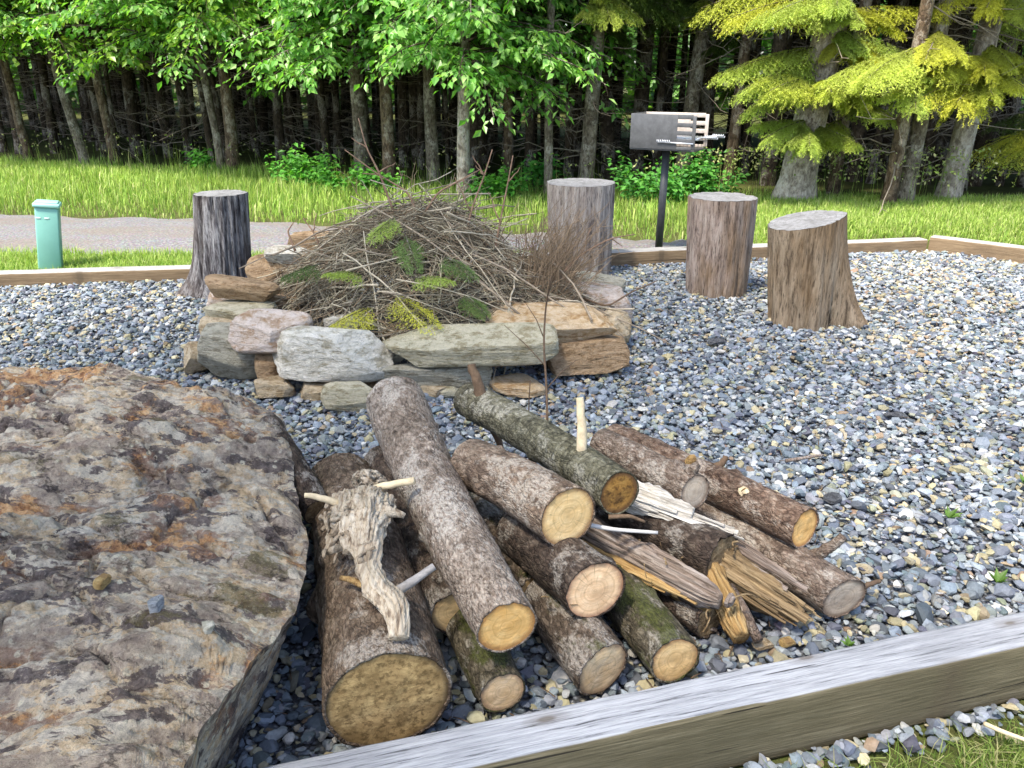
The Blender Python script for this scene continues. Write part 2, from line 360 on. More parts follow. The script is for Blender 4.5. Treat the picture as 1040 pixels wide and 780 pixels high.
def timber(a, b, w, top, h, label, mat, seed, name='edging_timber'):
    """squared timber from a to b (middle line), worn edges"""
    a = np.array(a, float); b = np.array(b, float); L = np.linalg.norm(b-a); n = max(20, int(L/.03))
    prof = []; r = .012
    for cx, cy, s0 in ((w/2-r, h/2-r, 0), (-w/2+r, h/2-r, 90), (-w/2+r, -h/2+r, 180), (w/2-r, -h/2+r, 270)):
        for k in range(4): q = math.radians(s0+k*30); prof.append((cx+r*math.cos(q), cy+r*math.sin(q)))
    ins = []
    for k in range(len(prof)):
        p, q = prof[k], prof[(k+1) % len(prof)]; ins.append(p)
        d = math.dist(p, q)
        if d > .03:
            for s in (.2, .4, .6, .8): ins.append((p[0]+(q[0]-p[0])*s, p[1]+(q[1]-p[1])*s))
    pr = np.array(ins); k = len(pr); xs_ = np.linspace(-L/2, L/2, n)
    V = np.zeros((n, k, 3)); V[..., 0] = xs_[:, None]; V[..., 1] = pr[None, :, 0]; V[..., 2] = pr[None, :, 1]
    d = fbm(V*np.array([1.2, 40, 40])+seed*9, seed, 4)*.003+fbm(V*np.array([5., 14, 14])+seed, seed+3, 3)*.004
    c = V-np.stack([V[..., 0], V[..., 1]*0, V[..., 2]*0], -1); V = V+unit(c)*d[..., None]
    V[..., 2] += .006*np.sin(xs_*1.3+seed)[:, None]*.5
    i, j = np.meshgrid(np.arange(n-1), np.arange(k), indexing='ij'); j2 = (j+1) % k
    F = np.stack([i*k+j, (i+1)*k+j, (i+1)*k+j2, i*k+j2], -1).reshape(-1, 4)
    V = V.reshape(-1, 3); capA = np.arange(k)[None, ::-1]; capB = ((n-1)*k+np.arange(k))[None]
    o = mesh_sharp(name, V, [F, capA[:, ::-1], capB[:, ::-1]], mat, ang=40)
    c = (a+b)/2; o.location = (c[0], c[1], top-h/2); o.rotation_euler = (0, 0, math.atan2(b[1]-a[1], b[0]-a[0]))
    return tag(o, label, 'timber')
mid0 = (fb0[:2]+bnrm*bw/2)
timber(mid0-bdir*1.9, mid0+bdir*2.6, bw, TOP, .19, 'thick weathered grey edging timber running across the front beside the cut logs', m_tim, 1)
HB = .085
bl0, bl1, br1 = P(-220, 283, HB), P(640, 258, HB), P(937, 243, HB)
tm = bl0+(bl1-bl0)*.72
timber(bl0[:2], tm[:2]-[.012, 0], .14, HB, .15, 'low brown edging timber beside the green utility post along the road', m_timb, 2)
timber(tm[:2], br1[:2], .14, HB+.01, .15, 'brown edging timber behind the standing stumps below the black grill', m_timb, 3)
rdir = np.array([.70, -.62]); rdir /= np.linalg.norm(rdir)
rc0 = br1[:2]+np.array([.085, .0])
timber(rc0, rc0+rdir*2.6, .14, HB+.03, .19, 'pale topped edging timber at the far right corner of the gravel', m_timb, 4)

# ------------------------------------------------------------------ gravel
GP = [tuple((fb0[:2]-bdir*3.2)), tuple((fb1[:2]+bdir*2.2)), tuple(rc0+rdir*2.6), tuple(br1[:2]), tuple(bl1[:2]), tuple(bl0[:2]), (-5.5, 3.0)]
X, Y, F = grid_pts(-6, 6.4, .2, 7.6, 125, 75)
ok = inpoly(X, Y, GP)
Z = -.028+.012*fbm(np.stack([X*2, Y*2, X*0], 1), 5, 3)
F = F[ok[F].any(1)]
m = M('fine gravel', .9, .15); c = m.co('Object'); vc = m.vor(c, 70, 'F1', 'Color'); vd = m.vor(c, 70)
s3 = m.xyz(vc)[0]; col = m.ramp(s3, [(.0, (.10, .11, .13)), (.5, (.2, .22, .26)), (.8, (.3, .31, .33)), (1., (.4, .36, .26))]); col = m.mix(m.ramp(vd, [(.3, 0.), (.6, .8)]), col, (.05, .05, .055))
m_gbase = m.fin(col, m.bump(vd, .8, .02))
tag(mesh('gravel_bed', np.stack([X, Y, Z], 1), F, m_gbase), kind='structure')

PAL = np.array([[.18, .21, .25], [.235, .265, .305], [.135, .157, .19], [.30, .325, .35], [.10, .115, .14], [.22, .25, .255], [.36, .375, .385], [.36, .315, .20], [.42, .37, .25], [.46, .45, .42], [.30, .22, .15], [.26, .265, .19]])
PW = np.array([.17, .15, .15, .12, .09, .07, .065, .065, .05, .045, .025, .035]); PW /= PW.sum()
def stone_proto(sub, seed):
    r = np.random.default_rng(seed); V, F = ico(sub); V = V.copy()
    for _ in range(10):
        n = unit(r.normal(0, 1, 3)); d = r.uniform(.45, .8); s = V@n; V = V-np.clip(s-d, 0, None)[:, None]*n
    V *= np.array([1, r.uniform(.55, .9), r.uniform(.32, .6)]); return V/np.abs(V[:, 0]).max(), F
def scatter_stones(px, py, pz, size, sub, seed):
    r = np.random.default_rng(seed); n = len(px); protos = [stone_proto(sub, 50+k) for k in range(14)]; nv = len(protos[0][0])
    which = r.integers(0, 14, n); A = r.uniform(0, 2*PI, n); T1 = r.normal(0, .33, n); T2 = r.normal(0, .33, n)
    PV = np.stack([p[0] for p in protos]); V = PV[which]*(size[:, None, None])
    ca, sa = np.cos(T1)[:, None], np.sin(T1)[:, None]; y, z = V[..., 1]*ca-V[..., 2]*sa, V[..., 1]*sa+V[..., 2]*ca; x = V[..., 0]
    ca, sa = np.cos(T2)[:, None], np.sin(T2)[:, None]; x, z = x*ca+z*sa, -x*sa+z*ca
    ca, sa = np.cos(A)[:, None], np.sin(A)[:, None]; x, y = x*ca-y*sa, x*sa+y*ca
    V = np.stack([x+px[:, None], y+py[:, None], z+pz[:, None]], -1).reshape(-1, 3)
    F = np.concatenate([(protos[0][1][None]+(np.where(which == which)[0][:, None, None])*nv).reshape(-1, 3)])
    ci = r.choice(len(PAL), n, p=PW); wm = (r.uniform(0, 1, n) < .26*sstep(.5, 3.2, px)*sstep(2.2, 4., py)*sstep(-.3, .4, fbm(np.stack([px*1.3, py*1.3, 0*px], 1), 71, 3))); ci = np.where(wm, r.choice([7, 8, 9, 10, 6], n), ci); C = PAL[ci]*r.lognormal(0, .19, (n, 1)); C = np.clip(C*.95+r.normal(0, .006, (n, 3)), .03, .8)  # more cream stones far right: warm sunlight put into the stone colours
    return V, F, np.repeat(C, nv, 0)
m = M('slate gravel', .72, .35); c = m.attr('Col'); n = m.noise(m.co('Object'), 130, 5, .65)
m_grav = m.fin(m.mix(m.ramp(n, [(.3, .5), (.6, 0.)]), c, m.mix(1., c, (.5, .5, .52), 'MULTIPLY')), m.bump(n, .35, .004))
def frustum_ok(x, y, marg=.9): return np.abs(x) < (520/FPX)*(y*cp+CAM_H*sp)*1.02+marg
def gravel_points(y0, y1, dens, seed):
    r = np.random.default_rng(seed); x0, x1 = -6, 6.4; n = int((x1-x0)*(y1-y0)*dens)
    x = r.uniform(x0, x1, n); y = r.uniform(y0, y1, n); k = inpoly(x, y, GP) & frustum_ok(x, y)
    k &= ((x+.55)**2+(y-4.85)**2 > .6) ; return x[k], y[k]
g = MB(); N = 0
for y0, y1, dens, sub, seed in ((.9, 2.7, 2500, 2, 1), (2.7, 4.4, 2600, 1, 2), (4.4, 7.5, 2300, 1, 3)):
    x, y = gravel_points(y0, y1, dens, seed); r = np.random.default_rng(seed+20)
    sz = np.clip(r.lognormal(math.log(.0150), .38, len(x)), .006, .036); z = -.012+r.uniform(-.012, .012, len(x))+.012*fbm(np.stack([x*2, y*2, x*0], 1), 5, 3)
    V, F, C = scatter_stones(x, y, z, sz, sub, seed+40); g.add(V, F, C); N += len(x)
# stones spilled along the outside of the front timber
r = np.random.default_rng(9); n = 650; s_ = r.uniform(-.9, 2.4, n); o_ = bw+.01+np.abs(r.normal(0, .035, n)); q = fb0[:2]+s_[:, None]*bdir+o_[:, None]*bnrm
V, F, C = scatter_stones(q[:, 0], q[:, 1], -.05+r.uniform(0, .03, n), np.clip(r.lognormal(math.log(.015), .35, n), .006, .03), 2, 77); g.add(V, F, C)
print('stones', N)
tag(g.build('gravel', m_grav, smooth=False), 'blue grey slate gravel with scattered cream stones', 'gravel', kind='stuff')

# a few flat dark stones and weeds lying on the gravel
def rock_shape(sub, p, ncut, seed, lo=.62, hi=.95, amp=.03, fs=2.2):
    r = np.random.default_rng(seed); V, F = ico(sub); V = V/(np.sum(np.abs(V)**p, 1, keepdims=True)**(1/p))
    for _ in range(ncut+4):
        ax = np.zeros(3); ax[r.integers(0, 3)] = r.choice([-1, 1]); n = unit(ax+r.normal(0, .38, 3)); d = r.uniform(lo, hi)*np.abs(V@n).max(); s = V@n; V = V-np.clip(s-d, 0, None)[:, None]*n
    lay = fbm(V*np.array([1.2, 1.2, 7])+seed*3.3, seed+2, 3)
    V = V+unit(V*np.array([1, 1, .2]))*(np.round(lay*5)/5*amp*1.1)[:, None]
    V = V+unit(V)*(fbm(V*fs+seed*5.1, seed, 5)*amp*1.6+fbm(V*fs*5+seed, seed+9, 4)*amp*.8)[:, None]
    return V/np.abs(V).max(0), F
def rock(name, label, cat, px, py, zc, w, d, h, rot, seed, mat, sub=5, p=4, ncut=9, amp=.03, group=None, tilt=(0, 0), at=None, sharp=28, hi=.95, lo=.62):
    V, F = rock_shape(sub, p, ncut, seed, amp=amp, hi=hi, lo=lo); o = mesh(name, V*np.array([w/2, d/2, h/2]), F, mat); o.data.set_sharp_from_angle(angle=math.radians(32))
    o.location = P(px, py, zc) if at is None else at; o.rotation_euler = (tilt[0], tilt[1], rot)
    return tag(o, label, cat, group)
m_slate = rock_mat('dark slate', (.09, .095, .11), (.14, .15, .17), (.05, .05, .06), spot=(.2, .2, .22), scale=4)
m_slate2 = rock_mat('pale slate', (.33, .36, .42), (.45, .47, .5), (.22, .24, .28), scale=4)
m_ochre = rock_mat('ochre stone', (.45, .3, .12), (.6, .45, .22), (.3, .18, .08), scale=4)
m_cream = rock_mat('cream stone', (.6, .58, .5), (.72, .7, .64), (.4, .38, .3), scale=4)
rock('flat_stone', 'flat dark oval stone lying alone on open gravel right of the stumps', 'stone', 909, 422, .012, .105, .06, .03, .1, 3, m_slate, 4)
rock('flat_stone', 'rounded charcoal stone just beyond the cut end of the rightmost log', 'stone', 846, 506, .012, .075, .05, .035, .5, 5, m_slate, 4)
rock('flat_stone', 'dark stone on the gravel in front of the leaning stump', 'stone', 727, 347, .012, .11, .07, .035, .2, 8, m_slate, 4)

# ------------------------------------------------------------------ boulder
m = M('layered boulder rock', .85, .25)
c0 = m.co('Object', (1, 1, 1)); cs = m.co('Object', (1, 1.8, 2), (0, 0, 0), (0, 0, .45)); cs2 = m.co('Object', (1, 2.2, 2), (5, 3, 0), (0, 0, .5))
nF = m.noise(c0, 160, 8, .75); nG = m.noise(c0, 420, 4, .7); nC = m.noise(c0, 34, 9, .72)
nA = m.noise(cs, 4.5, 11, .66, .1); nB = m.noise(cs2, 5.5, 11, .68, .1); nE = m.noise(cs2, 2.4, 9, .64, .1); nH = m.noise(cs, 13, 9, .7)
base = m.ramp(nC, [(.36, (.20, .17, .165)), (.5, (.34, .30, .275)), (.64, (.48, .44, .39))])
pale = m.mix(m.ramp(nH, [(.49, 0.), (.53, 1.)]), m.ramp(nC, [(.36, (.33, .32, .31)), (.5, (.50, .485, .455)), (.62, (.63, .615, .57))]), m.ramp(nC, [(.36, (.34, .27, .20)), (.5, (.52, .44, .33)), (.62, (.64, .57, .46))]))
dark = m.ramp(nC, [(.38, (.055, .048, .055)), (.55, (.135, .115, .125)), (.68, (.24, .21, .21))])
rust = m.ramp(nC, [(.36, (.24, .12, .07)), (.48, (.50, .30, .155)), (.62, (.68, .50, .30))])
brn = m.ramp(nC, [(.36, (.13, .075, .06)), (.55, (.26, .165, .13)), (.66, (.38, .27, .22))])
col = m.mix(m.ramp(nA, [(.475, 0.), (.50, 1.)]), base, pale)
col = m.mix(m.ramp(nB, [(.545, 0.), (.565, .92)]), col, dark)
ly = m.xyz(m.co('Object'))[1]; wy = m.math('MULTIPLY', m.math('SUBTRACT', ly, .05), .025)
col = m.mix(m.ramp(m.math('ADD', nE, wy), [(.545, 0.), (.57, .75)]), col, brn)
col = m.mix(m.ramp(m.math('ADD', m.math('ADD', m.math('MULTIPLY', nE, .6), m.math('MULTIPLY', nH, .4)), wy), [(.552, 0.), (.572, .85)]), col, rust)
lich = m.ramp(m.vor(m.co('Object', (1, 1, 1), (.3, .2, 0)), 30), [(.22, 1.), (.30, 0.)]); lm = m.ramp(m.noise(c0, 3.4, 7, .7), [(.485, 0.), (.52, 1.)])
col = m.mix(m.math('MULTIPLY', m.math('MULTIPLY', lich, lm), m.ramp(nC, [(.42, 0.), (.47, .95)])), col, m.ramp(nF, [(.35, (.40, .41, .36)), (.55, (.66, .66, .60))]))
mo = m.ramp(m.noise(m.co('Object', (1, 2.4, 1), (9, 3, 0), (0, 0, .5)), 2.8, 9, .7, .1), [(.60, 0.), (.63, .8)]); col = m.mix(m.math('MULTIPLY', mo, m.ramp(nF, [(.35, .2), (.55, 1.)])), col, (.125, .115, .05))
col = m.mix(m.ramp(nF, [(.33, .75), (.44, 0.)]), col, m.mix(1., col, (.35, .32, .32), 'MULTIPLY')); col = m.mix(m.ramp(nF, [(.56, 0.), (.66, .45)]), col, (.66, .63, .58)); col = m.mix(m.ramp(nG, [(.36, .5), (.46, 0.)]), col, m.mix(1., col, (.5, .48, .48), 'MULTIPLY'))
crk = m.noise(m.co('Object', (1, 2.6, 2), (7, 0, 0), (0, 0, .5)), 3.2, 11, .64, .1); ck = m.math('MULTIPLY', m.ramp(m.math('ABSOLUTE', m.math('SUBTRACT', crk, .5)), [(.0, 1.), (.010, 0.)]), m.ramp(nA, [(.44, 1.), (.52, .15)]))
col = m.mix(m.math('MULTIPLY', ck, .7), col, (.04, .034, .032))
h = m.math('SUBTRACT', m.math('ADD', m.math('ADD', m.math('MULTIPLY', nH, 1.4), m.math('MULTIPLY', nC, 1.)), m.math('MULTIPLY', nF, .5)), m.math('MULTIPLY', ck, .5))
m_boulder = m.fin(m.mix(1., col, (1.42, 1.28, 1.12), 'MULTIPLY'), m.bump(h, 1.0, .03))
Tpx = [(-330, 420, .26), (-150, 378, .30), (0, 371, .30), (60, 372, .30), (100, 373, .30), (122, 385, .29), (170, 394, .29), (192, 405, .29), (250, 409, .29), (285, 424, .29), (297, 450, .29), (302, 500, .30), (311, 545, .31), (314, 583, .32), (306, 603, .33), (272, 652, .34), (236, 700, .35), (200, 737, .36), (182, 790, .36), (140, 880, .36), (-150, 930, .36), (-420, 800, .36), (-480, 560, .30)]
Tp = np.array([P(x, y, z) for x, y, z in Tpx]); c0p = P(120, 560, .4); n = 760
tk = np.linspace(0, 1, len(Tp)+1); tq = np.linspace(0, 1, n, endpoint=False); Tc = np.concatenate([Tp, Tp[:1]])
seglen = np.concatenate([[0], np.cumsum(np.linalg.norm(np.diff(Tc, axis=0), axis=1))]); seglen /= seglen[-1]
ring = np.stack([np.interp(tq, seglen, Tc[:, k]) for k in range(3)], 1)
rx = fbm(ring*7, 3, 4)[:, None]; outw = unit(ring-c0p)*np.array([1, 1, 0]); ring = ring+outw*rx*.022
nr_ = 330; R = np.linspace(0, 1, nr_)**.85
V = c0p[None, None]+(ring-c0p)[None]*R[:, None, None]
Z = ring[None, :, 2]*R[:, None]+(1-R[:, None])*.40
Z = Z+.03*np.sin(R*PI)[:, None]
xy = V[..., :2]; ca, sa = math.cos(.45), math.sin(.45)
u = xy[..., 0]*ca+xy[..., 1]*sa; v = -xy[..., 0]*sa+xy[..., 1]*ca
q = np.stack([u*1.7, v*3.4, u*0], -1)
n1 = fbm(q, 21, 5); n2 = fbm(np.stack([u*5, v*12, u*0], -1), 25, 5); n3 = fbm(np.stack([u*30, v*45, u*0], -1), 29, 4)
ter = n1*7+n2*1.2; fl = np.floor(ter); st = (fl+sstep(.35, .95, ter-fl))/7
edge = sstep(1.0, .93, R)[:, None]
n4 = fbm(np.stack([u*14, v*26, u*0], -1), 33, 5); sx_ = n2*6+n1*3; sh = (np.floor(sx_)+sstep(.5, 1., sx_-np.floor(sx_)))/6
Z = Z+(st*.10+sh*.030+n2*.016+n4*.010+n3*.007)*(.5+.5*edge)
rd = fbm(np.stack([u*2.2, v*4.2, u*0], -1), 41, 5); Z = Z-.035*np.exp(-(rd/.035)**2)*edge
for pl_ in ([(20, 425), (80, 446), (150, 462), (210, 482), (262, 508), (306, 540)], [(150, 470), (196, 492), (250, 500)], [(-20, 575), (50, 600), (120, 640), (150, 655), (215, 662)], [(115, 590), (150, 596), (205, 612), (262, 606), (300, 604)], [(0, 500), (45, 512), (100, 548), (160, 560)], [(190, 540), (235, 566), (300, 574)], [(60, 660), (130, 700), (190, 716)]):
    L_ = np.array([P(a_, b_, .38)[:2] for a_, b_ in pl_]); dm = np.full(Z.shape, 9.); sg = np.zeros(Z.shape)
    jx = xy+np.stack([fbm(np.stack([u*9, v*9, u*0+3], -1), 51, 4), fbm(np.stack([u*9, v*9, u*0+8], -1), 52, 4)], -1)*.030
    for a_, b_ in zip(L_[:-1], L_[1:]):
        e_ = b_-a_; t_ = np.clip(((jx-a_)@e_)/(e_@e_), 0, 1); w_ = jx-(a_+t_[..., None]*e_); dd_ = np.linalg.norm(w_, axis=-1); s_ = np.sign(e_[0]*w_[..., 1]-e_[1]*w_[..., 0]); k_ = dd_ < dm; dm = np.where(k_, dd_, dm); sg = np.where(k_, s_, sg)
    Z = Z-(.024*np.exp(-(dm/.009)**2)-.014*sg*sstep(0, .03, dm)*np.exp(-dm/.07))*edge
rim_drop = .004*sstep(.97, 1.0, R)**2; Z = Z-rim_drop[:, None]
V[..., 2] = Z
rings = [V.reshape(nr_, n, 3)]
ns_ = 46; side = []
for k in range(1, ns_+1):
    t = k/ns_; p = V[-1].copy(); p[:, 2] = p[:, 2]*(1-t)+(-.05)*t
    und = -.17*t; p = p+outw*und
    d = fbm(np.stack([p[:, 0]*6, p[:, 1]*6, p[:, 2]*16], 1), 31, 5)[:, None]; p = p+outw*d*.022*min(1, t*5); side.append(p)
A = np.concatenate([V, np.array(side)], 0); nr2 = len(A)
i, j = np.meshgrid(np.arange(nr2-1), np.arange(n), indexing='ij'); j2 = (j+1) % n
F = np.stack([i*n+j, i*n+j2, (i+1)*n+j2, (i+1)*n+j], -1).reshape(-1, 4)
if True:
    bo = mesh('boulder', A.reshape(-1, 3)-[ring[:, 0].mean(), ring[:, 1].mean(), 0], F[:, ::-1] if outw is None else F, m_boulder, loc=(ring[:, 0].mean(), ring[:, 1].mean(), 0))
    bo.data.set_sharp_from_angle(angle=math.radians(50))
tag(bo, 'huge flat topped weathered boulder with orange and grey patches beside the log heap', 'boulder')
import mathutils
from mathutils.bvhtree import BVHTree
bpy.context.view_layer.update()
def bvh_of(o): return BVHTree.FromPolygons([o.matrix_world@v.co for v in o.data.vertices], [p.vertices[:] for p in o.data.polygons])
bvh_b = bvh_of(bo)
def on_boulder(px, py):
    d = ray(px, py); h = bvh_b.ray_cast(Vector((0, 0, CAM_H)), Vector(d).normalized()); return h[0] if h[0] is not None else Vector(P(px, py, .4))
for px, py, w, mt, lab, sd in ((106, 594, .045, m_ochre, 'small ochre chip of stone lying on the big boulder', 11), (158, 617, .045, m_slate2, 'small blue grey stone lying on the big boulder', 12), (212, 639, .036, m_cream, 'small cream pebble on the big boulder near its right edge', 13)):
    q = on_boulder(px, py); rock('pebble', lab, 'stone', 0, 0, 0, w, w*.7, w*.6, .4*sd, sd, mt, 4, at=(q[0], q[1], q[2]+w*.2))

# ------------------------------------------------------------------ stumps
def stump_mat(name, a, b, dark, warm, seed):
    m = M(name, .9, .15); c = m.co('Object', (1, 1, .11), (seed, 0, 0)); n1 = m.noise(c, 28, 10, .76, .25); n2 = m.noise(c, 110, 6, .68); n3 = m.noise(m.co('Object', (1, 1, .5), (seed, 2, 0)), 3, 4)
    col = m.ramp(n1, [(.37, dark), (.46, a), (.60, b)]); col = m.mix(m.ramp(n2, [(.36, .85), (.46, 0.)]), col, tuple(x*.4 for x in dark))
    col = m.mix(m.ramp(n3, [(.45, 0.), (.6, .65)]), col, m.mix(m.ramp(n2, [(.4, 0.), (.6, 1.)]), tuple(x*.5 for x in warm), warm))
    return m.fin(col, m.bump(m.math('ADD', n1, m.math('MULTIPLY', n2, .7)), .9, .025))
m_top = cut_mat('weathered stump top', (.40, .395, .40), (.20, .19, .185), (.12, .11, .10), 3, 60, rimr=.5)
def stump(px_base, py_base, px_top, py_top, wtop, wbot, label, mat, seed, tilt_top=(0, 0), roots=(), crack=.02):
    """px_base: middle of the front bottom edge; px_top: middle of the front top edge"""
    fb = P(px_base, py_base, 0); r1 = wbot/2; c = np.array([fb[0], fb[1]+r1, 0.])
    tp = PY(px_top, py_top, fb[1]+r1-wtop/2); H = tp[2]; lean = np.array([tp[0]-fb[0], tp[1]+wtop/2-c[1]])
    t = thing('tree_stump', label, 'stump', c)
    n, k = 96, 70; th = np.linspace(0, 2*PI, n, endpoint=False); z = np.linspace(-.03, 1, k)
    V = np.zeros((k, n, 3))
    for a, s in enumerate(z):
        r = wbot/2*(1-s)+wtop/2*s
        rr = np.full(n, r)
        for ang, amt, wd, hh in roots:
            d = np.angle(np.exp(1j*(th-ang))); rr = rr+amt*np.exp(-(d/wd)**2)*np.exp(-max(s, 0)/hh)
        V[a, :, 0] = rr*np.cos(th)+lean[0]*s; V[a, :, 1] = rr*np.sin(th)+lean[1]*s
        V[a, :, 2] = s*H
    q = np.stack([np.cos(th)[None]*6+0*V[..., 0], np.sin(th)[None]*6+0*V[..., 0], V[..., 2]*.9], -1)+seed*7
    d = fbm(q, seed, 4)*.018-.010*np.exp(-(fbm(q*np.array([1.7, 1.7, .6]), seed+15, 3)/.05)**2)*crack*50+fbm(q*np.array([6., 6, 2]), seed+25, 3)*.004+np.minimum(0, fbm(q*np.array([2.2, 2.2, 1]), seed+5, 3)+.25)*crack*2.2
    cz = np.stack([lean[0]*z, lean[1]*z], -1)[:, None]; off = V[..., :2]-cz; V[..., :2] = cz+off*(1+d/np.linalg.norm(off, axis=-1))[..., None]
    w_ = np.clip(z, 0, 1)[:, None]**6; V[..., 2] += w_*((V[..., 0]-lean[0])*tilt_top[0]+(V[..., 1]-lean[1])*tilt_top[1])
    i, j = np.meshgrid(np.arange(k-1), np.arange(n), indexing='ij'); j2 = (j+1) % n
    F = np.stack([i*n+j, i*n+j2, (i+1)*n+j2, (i+1)*n+j], -1).reshape(-1, 4)
    mesh('side_wood', V.reshape(-1, 3), F, mat, t)
    topr = V[-1]; cc = topr.mean(0); rs = np.linspace(0, 1, 14); W = cc+(topr-cc)[None]*rs[:, None, None]*.992; W[..., 2] += fbm(W*25, seed+3, 3)*.004+.001
    i, j = np.meshgrid(np.arange(13), np.arange(n), indexing='ij'); j2 = (j+1) % n
    o = mesh('cut_top', W.reshape(-1, 3)-cc, np.stack([i*n+j, i*n+j2, (i+1)*n+j2, (i+1)*n+j], -1).reshape(-1, 4)[:, ::-1][:, ::-1], m_top, t, cc)
    return t
m_st1 = stump_mat('charred grey stump wood', (.11, .10, .105), (.42, .405, .41), (.014, .012, .013), (.12, .09, .075), 1)
m_st2 = stump_mat('pinkish grey stump wood', (.30, .25, .22), (.46, .41, .37), (.12, .095, .085), (.33, .26, .20), 2)
m_st3 = stump_mat('tan streaked stump wood', (.28, .21, .175), (.46, .38, .33), (.06, .045, .045), (.34, .23, .14), 3)
m_st4 = stump_mat('brown stump wood', (.25, .185, .125), (.40, .31, .22), (.07, .05, .035), (.30, .19, .10), 4)
s1 = stump(219, 302, 215, 200, .355, .40, 'charcoal grey upright stump with flared split roots left of the stone ring', m_st1, 11, roots=((-2.75, .13, .40, .16), (-2.0, .07, .25, .12), (-1.3, .04, .2, .1), (3.0, .09, .35, .2), (-.4, .045, .35, .14)), crack=.045)
stump(592, 283, 593, 190, .535, .49, 'broad pinkish grey upright stump standing behind the stone ring', m_st2, 12, crack=.02)
stump(735, 302, 743, 205, .475, .43, 'streaked tan upright stump between the grill and the leaning stump', m_st3, 13, crack=.03)
s4 = stump(824, 334, 830, 230, .43, .395, 'brown stump with slanted top and one root knob, nearest on open gravel', m_st4, 14, tilt_top=(.21, .03), roots=((-.18, .21, .42, .50), (-.72, -.11, .14, .14), (.5, .03, .3, .2), (-2.6, .02, .3, .2)), crack=.022)
# ------------------------------------------------------------------ grill on its post
m_blk = flat_mat('black painted steel', (.035, .037, .042), .5, .5, .0, .3, 30)
m_gry = flat_mat('sooty grey steel', (.10, .10, .105), .5, .5, .2, .25, 18)
m_wrn = flat_mat('worn bright steel', (.50, .43, .38), .5, .5, .2, .2, 30)
m_rod = flat_mat('bare steel rods', (.62, .64, .68), .35, .5, .6, .1, 40)
gb = P(669, 249, -.02); gy = 7.02; gb = np.array([gb[0]*gy/gb[1]*1.0, gy, -.05])
zb = PY(672, 150, gy)[2]; zt = PY(672, 115, gy)[2]; gh = zt-zb
gr = thing('pedestal_grill', 'black pedestal park grill with slotted side plates on a single steel post', 'grill', gb)
V, F = sweep([[0, 0, 0], [.012, 0, zb+.02-gb[2]]], [.033, .033], 16); mesh('post', V, F, m_blk, gr)
th = math.radians(-30); L, D, T = .56, .33, .008
bx = link('firebox', None, gr, (0.025, 0, zb-gb[2])); bx.rotation_euler = (0, 0, th)
def side_plate(y, mat):
    b = MB(); x1 = L/2; xs0 = x1-.155; pad = .03
    b.add(*box((-L/2+xs0)/2, y, gh/2, xs0+L/2, T, gh, .003))
    b.add(*box(x1-pad/2, y, gh/2+.0, pad, T, gh*.94, .003))
    sl = gh*.105; n = 4; ps = np.linspace(gh*.14, gh*.82, n); edges = [0]+[v for p in ps for v in (p-sl/2, p+sl/2)]+[gh]
    for k in range(0, len(edges), 2):
        a, c = edges[k], edges[k+1]; b.add(*box((xs0+x1-pad)/2, y, (a+c)/2, x1-pad-xs0+.002, T*.98, c-a, .002))
    return b.build('side_plate', mat, bx)
o1 = side_plate(-D/2, m_gry); o2 = side_plate(D/2, m_wrn); o2['label'] = 'worn bright slotted side plate'
b = MB(); b.add(*box(-L/2+T/2, 0, gh/2, T, D-T-.004, gh, .002)); b.build('back_plate', m_gry, bx)
b = MB(); b.add(*box(0, 0, -.006, L, D, .010, .003)); b.build('bottom_plate', m_blk, bx)
b = MB(); zr = gh*.30
b.add(*sweep([[-L/2+.02, -D/2+.02, zr], [L/2+.02, -D/2+.02, zr]], .006, 8)); b.add(*sweep([[-L/2+.02, D/2-.02, zr], [L/2+.02, D/2-.02, zr]], .006, 8))
for x in np.linspace(-L/2+.03, L/2+.015, 18): b.add(*sweep([[x, -D/2+.01, zr+.008], [x, D/2-.01, zr+.008]], .0045, 6))
b.build('grate', m_rod, bx)
for s in (-1, 1):
    b = MB(); b.add(*sweep([[L/2+.01, s*D*.3, zr+.01], [L/2+.07, s*D*.3, zr+.02], [L/2+.15, s*D*.3, zr+.02]], .006, 8))
    tq = np.linspace(0, 1, 60); b.add(*sweep(np.stack([L/2+.06+.1*tq, s*D*.3+.014*np.cos(tq*44), zr+.02+.014*np.sin(tq*44)], 1), .003, 5)); b.build('grate_handle', m_rod, bx)
b = MB(); b.add(*sweep([[-.02, -D/2-.012, zr-.025], [L/2-.01, -D/2-.012, zr-.03]], .006, 8))
tq = np.linspace(0, 1, 50); b.add(*sweep(np.stack([-.04+.12*tq, -D/2-.014+.01*np.cos(tq*50), zr-.018+.012*np.sin(tq*50)], 1), .0035, 5)); b.build('support_rod', m_rod, bx)

# ------------------------------------------------------------------ utility post
m_grn = flat_mat('sage green enamel', (.19, .42, .36), .45, .45, 0, .08, 6)
m_grc = flat_mat('pale green cap enamel', (.30, .56, .50), .4, .5, 0, .06, 6)
ub = P(55, 272, -.02); ut = PY(51, 206, ub[1]); uh = ut[2]+.05; uw = 25/FPX*depth(ub)
up_ = thing('utility_post', 'sage green square utility post with a domed cap beside the gravel road', 'post', (ub[0]-.03, ub[1], -.05)); up_.rotation_euler = (0, .13, math.radians(22))
b = MB(); b.add(*box(0, 0, uh/2-.02, uw*.83, uw*.75, uh-.02, .012)); b.build('post_body', m_grn, up_)
b = MB(); b.add(*box(0, 0, uh-.012, uw*.95, uw*.88, .035, .012)); b.add(*box(0, 0, uh+.009, uw*.8, uw*.72, .014, .006)); b.build('cap', m_grc, up_)
b = MB(); b.add(*box(uw*.42+.0015, 0, .17, .003, uw*.22, .22, .001)); b.build('side_plate', m_grn, up_)
b = MB()
